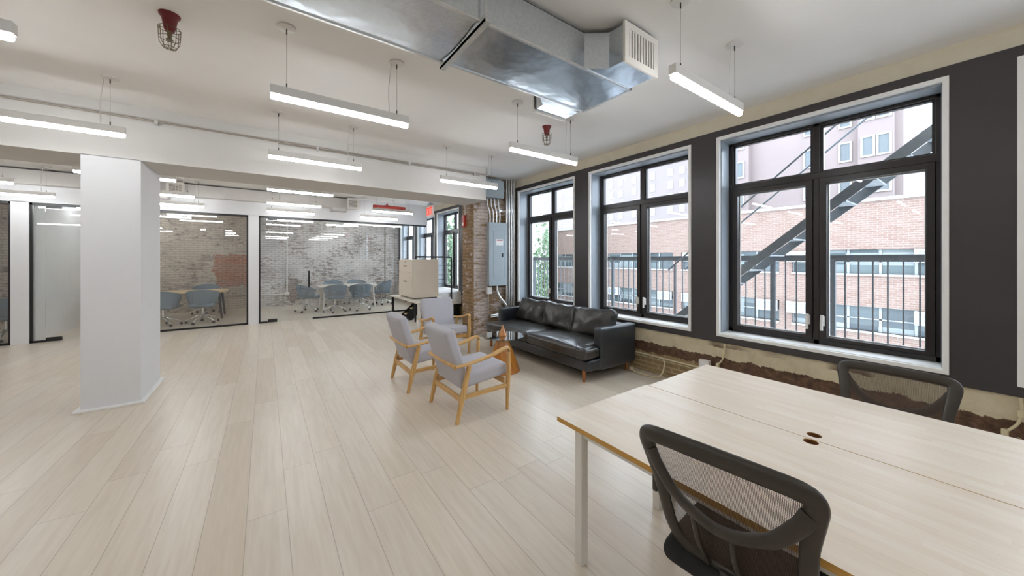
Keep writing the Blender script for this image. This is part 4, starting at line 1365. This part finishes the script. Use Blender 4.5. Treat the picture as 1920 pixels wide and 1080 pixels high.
rl_.tube(arc([(-0.29, -0.03, 1.58), (-0.28, -0.03, 1.64), (-0.22, -0.03, 1.66), (0.54, -0.03, 1.655), (0.677, -0.03, 1.65), (0.707, -0.03, 1.62), (0.71, -0.03, 1.5), (0.71, -0.03, 0.45)], 5), 0.022, 10)
rl_.tube([(-0.29, -0.03, 1.6), (-0.29, -0.03, 0.0)], 0.020, 10)
rl_.build('handrail', M['black'], ps, smooth=60)
for k in range(5):
    MB().tube([(-0.29, -0.03, 0.95 + 0.12 * k), (0.71, -0.03, 0.95 + 0.12 * k)], 0.006, 6).build('rail_bar', M['black'], ps, smooth=60)

# ------------------------------------------------------------------ cables along the window wall
o = MB().tube([(WX - 0.025, -1.0, 0.24), (WX - 0.025, 3.2, 0.245)], 0.012, 8).tube([(WX - 0.022, -1.0, 0.212), (WX - 0.022, 3.2, 0.217)], 0.006, 8).build('wall_cable', M['cord'], smooth=60)
tag(o, 'cream cables run level along the foot of the window wall', 'cable')
ck = thing('loose_cable', 'cream cable looping from the wall onto the floor by the sofa', 'cable', (0, 0, 0))
MB().tube(arc([(WX - 0.025, 2.67, 0.235), (WX - 0.06, 2.63, 0.19), (WX - 0.12, 2.62, 0.09), (WX - 0.16, 2.66, 0.022), (WX - 0.18, 2.74, 0.012), (WX - 0.20, 2.86, 0.012), (WX - 0.20, 2.98, 0.014), (WX - 0.19, 3.06, 0.04)], 6), 0.010, 8).build('cord', M['cord'], ck, smooth=60)
MB().cushion((WX - 0.20, 2.88, 0.018), (0.04, 0.07, 0.035), 0.012, n=6).build('plug', M['cord'], ck, smooth=60)
MB().cushion((WX - 0.19, 3.06, 0.05), (0.04, 0.05, 0.045), 0.014, n=6).build('connector', M['cord'], ck, smooth=60)
ck2 = thing('hanging_cable', 'short cream cable hanging from under the dark panel behind the desks', 'cable', (0, 0, 0))
MB().tube(arc([(WX - 0.01, 1.90, 0.60), (WX - 0.03, 1.895, 0.52), (WX - 0.035, 1.91, 0.42), (WX - 0.04, 1.96, 0.34)], 6), 0.009, 8).build('cord', M['cord'], ck2, smooth=60)
MB().cushion((WX - 0.035, 1.90, 0.49), (0.03, 0.03, 0.05), 0.01, n=6).build('connector', M['cord'], ck2, smooth=60)
MB().cushion((WX - 0.04, 1.965, 0.33), (0.035, 0.035, 0.06), 0.01, n=6).build('plug', M['cord'], ck2, smooth=60)
ck3 = copy_tree(ck2)
ck3.location = (0, -1.98, 0.0)
ck3['label'] = 'short cream cable under the window panel behind the window-side task chair'
so = thing('wall_socket_box', 'white socket box on the wall behind the far desk corner', 'socket', (WX, 2.12, 0.25))
MB().box(-0.055, 0, -0.06, 0.06, 0, 0.11).build('box', M['white_plastic'], so, bevel=0.004)
MB().box(-0.059, -0.055, -0.035, 0.035, 0.02, 0.09).build('face_plate', M['white_trim'], so, bevel=0.001)

# ------------------------------------------------------------------ outdoors
struct('ground', MB().box(WX + 0.5, 160, -60, 160, -9.2, -9.0), M['street'], 'grey street far below the windows', 'ground')
# fire escape
fe = thing('fire_escape_balcony', 'iron fire escape balcony with balusters outside the windows', 'fire escape', (5.8, 2.0, 0.5))
MB().box(-0.012, 0.012, -5.2, 5.2, 1.07, 1.145).box(-0.03, 0.03, -5.2, 5.2, 1.14, 1.152).build('top_rail', M['iron'], fe)
MB().box(-0.012, 0.012, -5.2, 5.2, 0.10, 0.13).build('bottom_rail', M['iron'], fe)
y = -5.08
while y < 5.2:
    MB().box(-0.007, 0.007, y - 0.007, y + 0.007, 0.0, 1.08).build('baluster', M['iron'], fe)
    y += 0.1197
for yy in (-4.9, -3.0, -0.78 + 0.0, -0.145, 2.6, 5.15):
    MB().box(-0.022, 0.022, yy - 0.024, yy + 0.024, -0.05, 1.10).build('post', M['iron'], fe)
dk = MB()
for k in range(28):
    x = -0.92 + 0.034 * k
    dk.box(x - 0.006, x + 0.006, -5.2, 5.2, -0.03, 0.0)
for k in range(9):
    yy = -5.1 + 1.275 * k
    dk.box(-0.95, 0.03, yy - 0.02, yy + 0.02, -0.08, -0.03)
dk.build('slatted_deck', M['iron'], fe)
fs = thing('fire_escape_stair', 'diagonal iron fire escape stair crossing outside the big window by the desks', 'fire escape', (5.45, 1.2, 0.0))
def stair_z(y):     # height of the nosing line at absolute y
    return 1.39 + (2.08 - y) * 0.845
ya, yb = 3.05, -1.4
for x in (-0.25, 0.25):
    MB().bar((x, ya - 1.2, stair_z(ya)), (x, yb - 1.2, stair_z(yb)), 0.012, 0.100, up=(0, 0, 1)).build('stringer', M['iron'], fs)
k = 0
y = ya - 0.1
while y > yb:
    MB().box(-0.244, 0.244, y - 1.2 - 0.085, y - 1.2 + 0.085, stair_z(y) - 0.01, stair_z(y) + 0.006).build('tread', M['iron_light'], fs)
    y -= 0.235
    k += 1
for x, off in ((-0.25, 0.86), (0.25, 0.86)):
    hr = MB().tube([(x, ya - 1.2, stair_z(ya) + off), (x, yb - 1.2, stair_z(yb) + off)], 0.012, 8)
    hr.build('handrail', M['iron'], fs, smooth=60)
    for yy in (2.95, 0.1, -1.2):
        MB().tube([(x, yy - 1.2, stair_z(yy)), (x, yy - 1.2, stair_z(yy) + off)], 0.010, 8).build('rail_post', M['iron'], fs, smooth=60)

# brick building across the street
DX = 26.0
bb = thing('brick_building', 'long red-brick building across the street with bands of windows', 'building', (DX, 8.0, -9.0))
bands = [(2.12, 0.82), (-0.92, -2.22), (-3.96, -5.26), (-7.0, -8.3)]
groups = [(-12.4, -6.2), (-5.6, 0.6), (1.2, 7.34), (7.98, 14.2), (14.86, 21.2), (21.9, 28.3)]
Z0 = 9.0
wl = MB()
edges_ = [4.65] + [v for b in bands for v in b] + [-9.0]
for k in range(0, len(edges_), 2):
    wl.box(0, 8, -22, 21.0, edges_[k + 1] + Z0, edges_[k] + Z0)
for (zt, zb_) in bands:
    ys = [-22 + 8.0] + [v for g_ in groups for v in g_] + [29.0]
    for k in range(0, len(ys), 2):
        wl.box(0, 8, ys[k] - 8.0, ys[k + 1] - 8.0, zb_ + Z0, zt + Z0)
wl.build('wall', M['facade'], bb)
MB().box(-0.12, 8, -22, 21.0, 4.65 + Z0, 4.80 + Z0).build('coping', M['facade_white'], bb)
for (zt, zb_) in bands[:3]:
    for (g0, g1) in groups:
        w_ = MB()
        w_.box(0.25, 0.30, g0 - 8.0, g1 - 8.0, zb_ + Z0, zt + Z0)
        w_.mi = 1
        n = 5
        for k in range(n + 1):
            yk = g0 - 8.0 + (g1 - g0) * k / n
            w_.box(0.18, 0.26, yk - 0.05, yk + 0.05, zb_ + Z0, zt + Z0)
        w_.box(0.18, 0.26, g0 - 8.0, g1 - 8.0, zb_ + Z0 + 0.62, zb_ + Z0 + 0.68)
        wo = w_.build('window', [M['facade_glass'], M['facade_white2']] if 'facade_white2' in M else [M['facade_glass'], M['tower_pane']], bb)
        MB().box(-0.10, 0.2, g0 - 8.0, g1 - 8.0, zb_ + Z0 - 0.10, zb_ + Z0).build('sill', M['facade_white'], bb)
# air conditioners in those windows
first_ac = None
for (zb_, ys) in ((-2.22, (8.6, 13.5, 15.5, 20.4, 1.9, 7.0)), (0.82, (7.0, 13.4, 1.9))):
    for yk in ys:
        if first_ac is None:
            first_ac = thing('air_conditioner', 'white window air conditioner in the brick building across the street', 'air conditioner', (DX, yk, zb_), group='window air conditioners')
            a_ = MB().panel(rect(-0.55, 0.55, 0.0, 0.0 + 0.66), [rect(-0.40, 0.40, 0.12, 0.54)], 'x', -0.30, -0.02)
            a_.build('case', M['facade_white'], first_ac)
            MB().box(-0.26, -0.03, -0.41, 0.41, 0.11, 0.55).build('front_grille', M['tower_pane'], first_ac)
            o = first_ac
        else:
            o = copy_tree(first_ac)
        o['label'] = 'white window air conditioner across the street, %s window band, %s along it' % (('lower' if zb_ < 0 else 'upper'), {8.6: 'fourth', 13.5: 'third', 15.5: 'second', 20.4: 'first', 1.9: 'sixth', 7.0: 'fifth', 13.4: 'first'}[yk])
        o.location = (DX, yk, zb_ + 0.62)

def tower(name, x, y0, y1, ztop, wins, m, label, size, pane):
    t = thing(name, label, 'building', (x, (y0 + y1) / 2, -9.0))
    c = (y0 + y1) / 2
    tw = MB().box(0, 16, y0 - c, y1 - c, 0, ztop + 9)
    if name.endswith('tower') and x < 60:
        tw.box(-0.8, 0, 16.4 - c, 18.2 - c, 0, ztop + 9)
        tw.box(-0.8, 0, 5.4 - c, 7.6 - c, 0, ztop + 9)
    tw.build('wall', m, t)
    ww, wh = size
    for (yy, zz, xo) in wins:
        w_ = MB()
        w_.panel(rect(yy - c - ww / 2, yy - c + ww / 2, zz + 9 - wh / 2, zz + 9 + wh / 2), [rect(yy - c - ww / 2 + 0.15, yy - c + ww / 2 - 0.15, zz + 9 - wh / 2 + 0.15, zz + 9 + wh / 2 - 0.15)], 'x', xo - 0.12, xo + 0.02)
        w_.mi = 1
        w_.box(xo - 0.04, xo + 0.01, yy - c - ww / 2 + 0.1, yy - c + ww / 2 - 0.1, zz + 9 - wh / 2 + 0.1, zz + 9 + wh / 2 - 0.1)
        w_.build('window', [M['facade_white'], pane], t)
    return t
wa = []
for col_, xo in ((17.3, -0.8), (11.3, 0.0), (8.6, 0.0), (6.95, -0.8), (5.95, -0.8)):
    for k in range(6):
        wa.append((col_, 8.5 + 3.25 * k, xo))
tower('apartment_tower', 45.0, 4.9, 20.2, 42.0, wa, M['tower'], 'pale pink apartment tower behind the brick building', (0.95, 1.9), M['tower_pane_dark'])
wbl = []
for col_ in (46.2, 49.3, 54.3, 60.1, 64.6, 67.9, 73.5, 79.0, 84.5, 90.0, 97.0):
    for k in range(7):
        wbl.append((col_, 11.1 + 3.2 * k, 0.0))
tower('apartment_tower', 85.0, 36.0, 100.0, 36.0, wbl, M['tower_b'], 'pale grey apartment block far off, seen through the windows above the sofa', (1.4, 1.9), M['tower_pane'])
pb = thing('pale_building', 'plain white rendered building beside the tree', 'building', (18.0, 24.0, -9.0))
fp = [(0, -2.2), (7, 6.6), (7, 50), (0, 50)]
MB().panel(fp, [], 'z', 0, 17).build('wall', M['pale_building'], pb)
MB().panel([(-0.15, -2.45), (7.1, 6.65), (7.1, 50), (-0.15, 50)], [], 'z', 17, 17.3).build('coping', M['facade_white'], pb)

def tree(loc, h, cr, label, seed, ch=None):
    t = thing('tree', label, 'tree', loc, group='street trees')
    rnd = random.Random(seed)
    ch = ch or cr * 2.2
    tk = MB()
    tk.tube([(0, 0, 0), (0.05, 0, h * 0.5), (0, 0.05, h - ch * 0.4)], [0.16, 0.12, 0.06], 10)
    for k in range(7):
        a = rnd.uniform(0, 2 * PI)
        z0 = h - ch * rnd.uniform(0.5, 1.0)
        tk.tube([(0.03, 0, z0), (cr * 0.6 * math.cos(a), cr * 0.6 * math.sin(a), z0 + ch * 0.25)], [0.05, 0.015], 6)
    tk.build('trunk', M['bark'], t, smooth=60)
    lf = MB()
    for k in range(1500):
        while True:
            p = Vector((rnd.uniform(-1, 1), rnd.uniform(-1, 1), rnd.uniform(-1, 1)))
            if 0.25 < p.length < 1:
                break
        lum = 0.78 + 0.35 * noise.noise(p * 2.4 + Vector((seed, 0, 0)))
        c = Vector((p.x * cr * lum, p.y * cr * lum, h - ch / 2 + p.z * ch / 2 * lum))
        q = Quaternion((rnd.uniform(-1, 1), rnd.uniform(-1, 1), rnd.uniform(-1, 1), rnd.uniform(-1, 1))).normalized()
        s = rnd.uniform(0.09, 0.17)
        vs = [lf.bm.verts.new(c + q @ Vector(v)) for v in ((-s, 0, 0), (0, -s * 0.5, 0.02), (s, 0, 0), (0, s * 0.5, 0.02))]
        lf._face(vs)
    lf.build('foliage', M['leaf'], t)
    return t
tree((13.0, 15.2, -9.0), 13.4, 0.95, 'leafy tree seen through the window behind the sofa end by the pier', 3, 9.5)
tree((9.0, 18.9, -9.0), 14.0, 0.55, 'slim tree seen through the back window beyond the pier', 5, 10.0)
tree((38.5, 30.5, -9.0), 16.0, 3.2, 'tree behind the brick building roof', 8, 6.0)
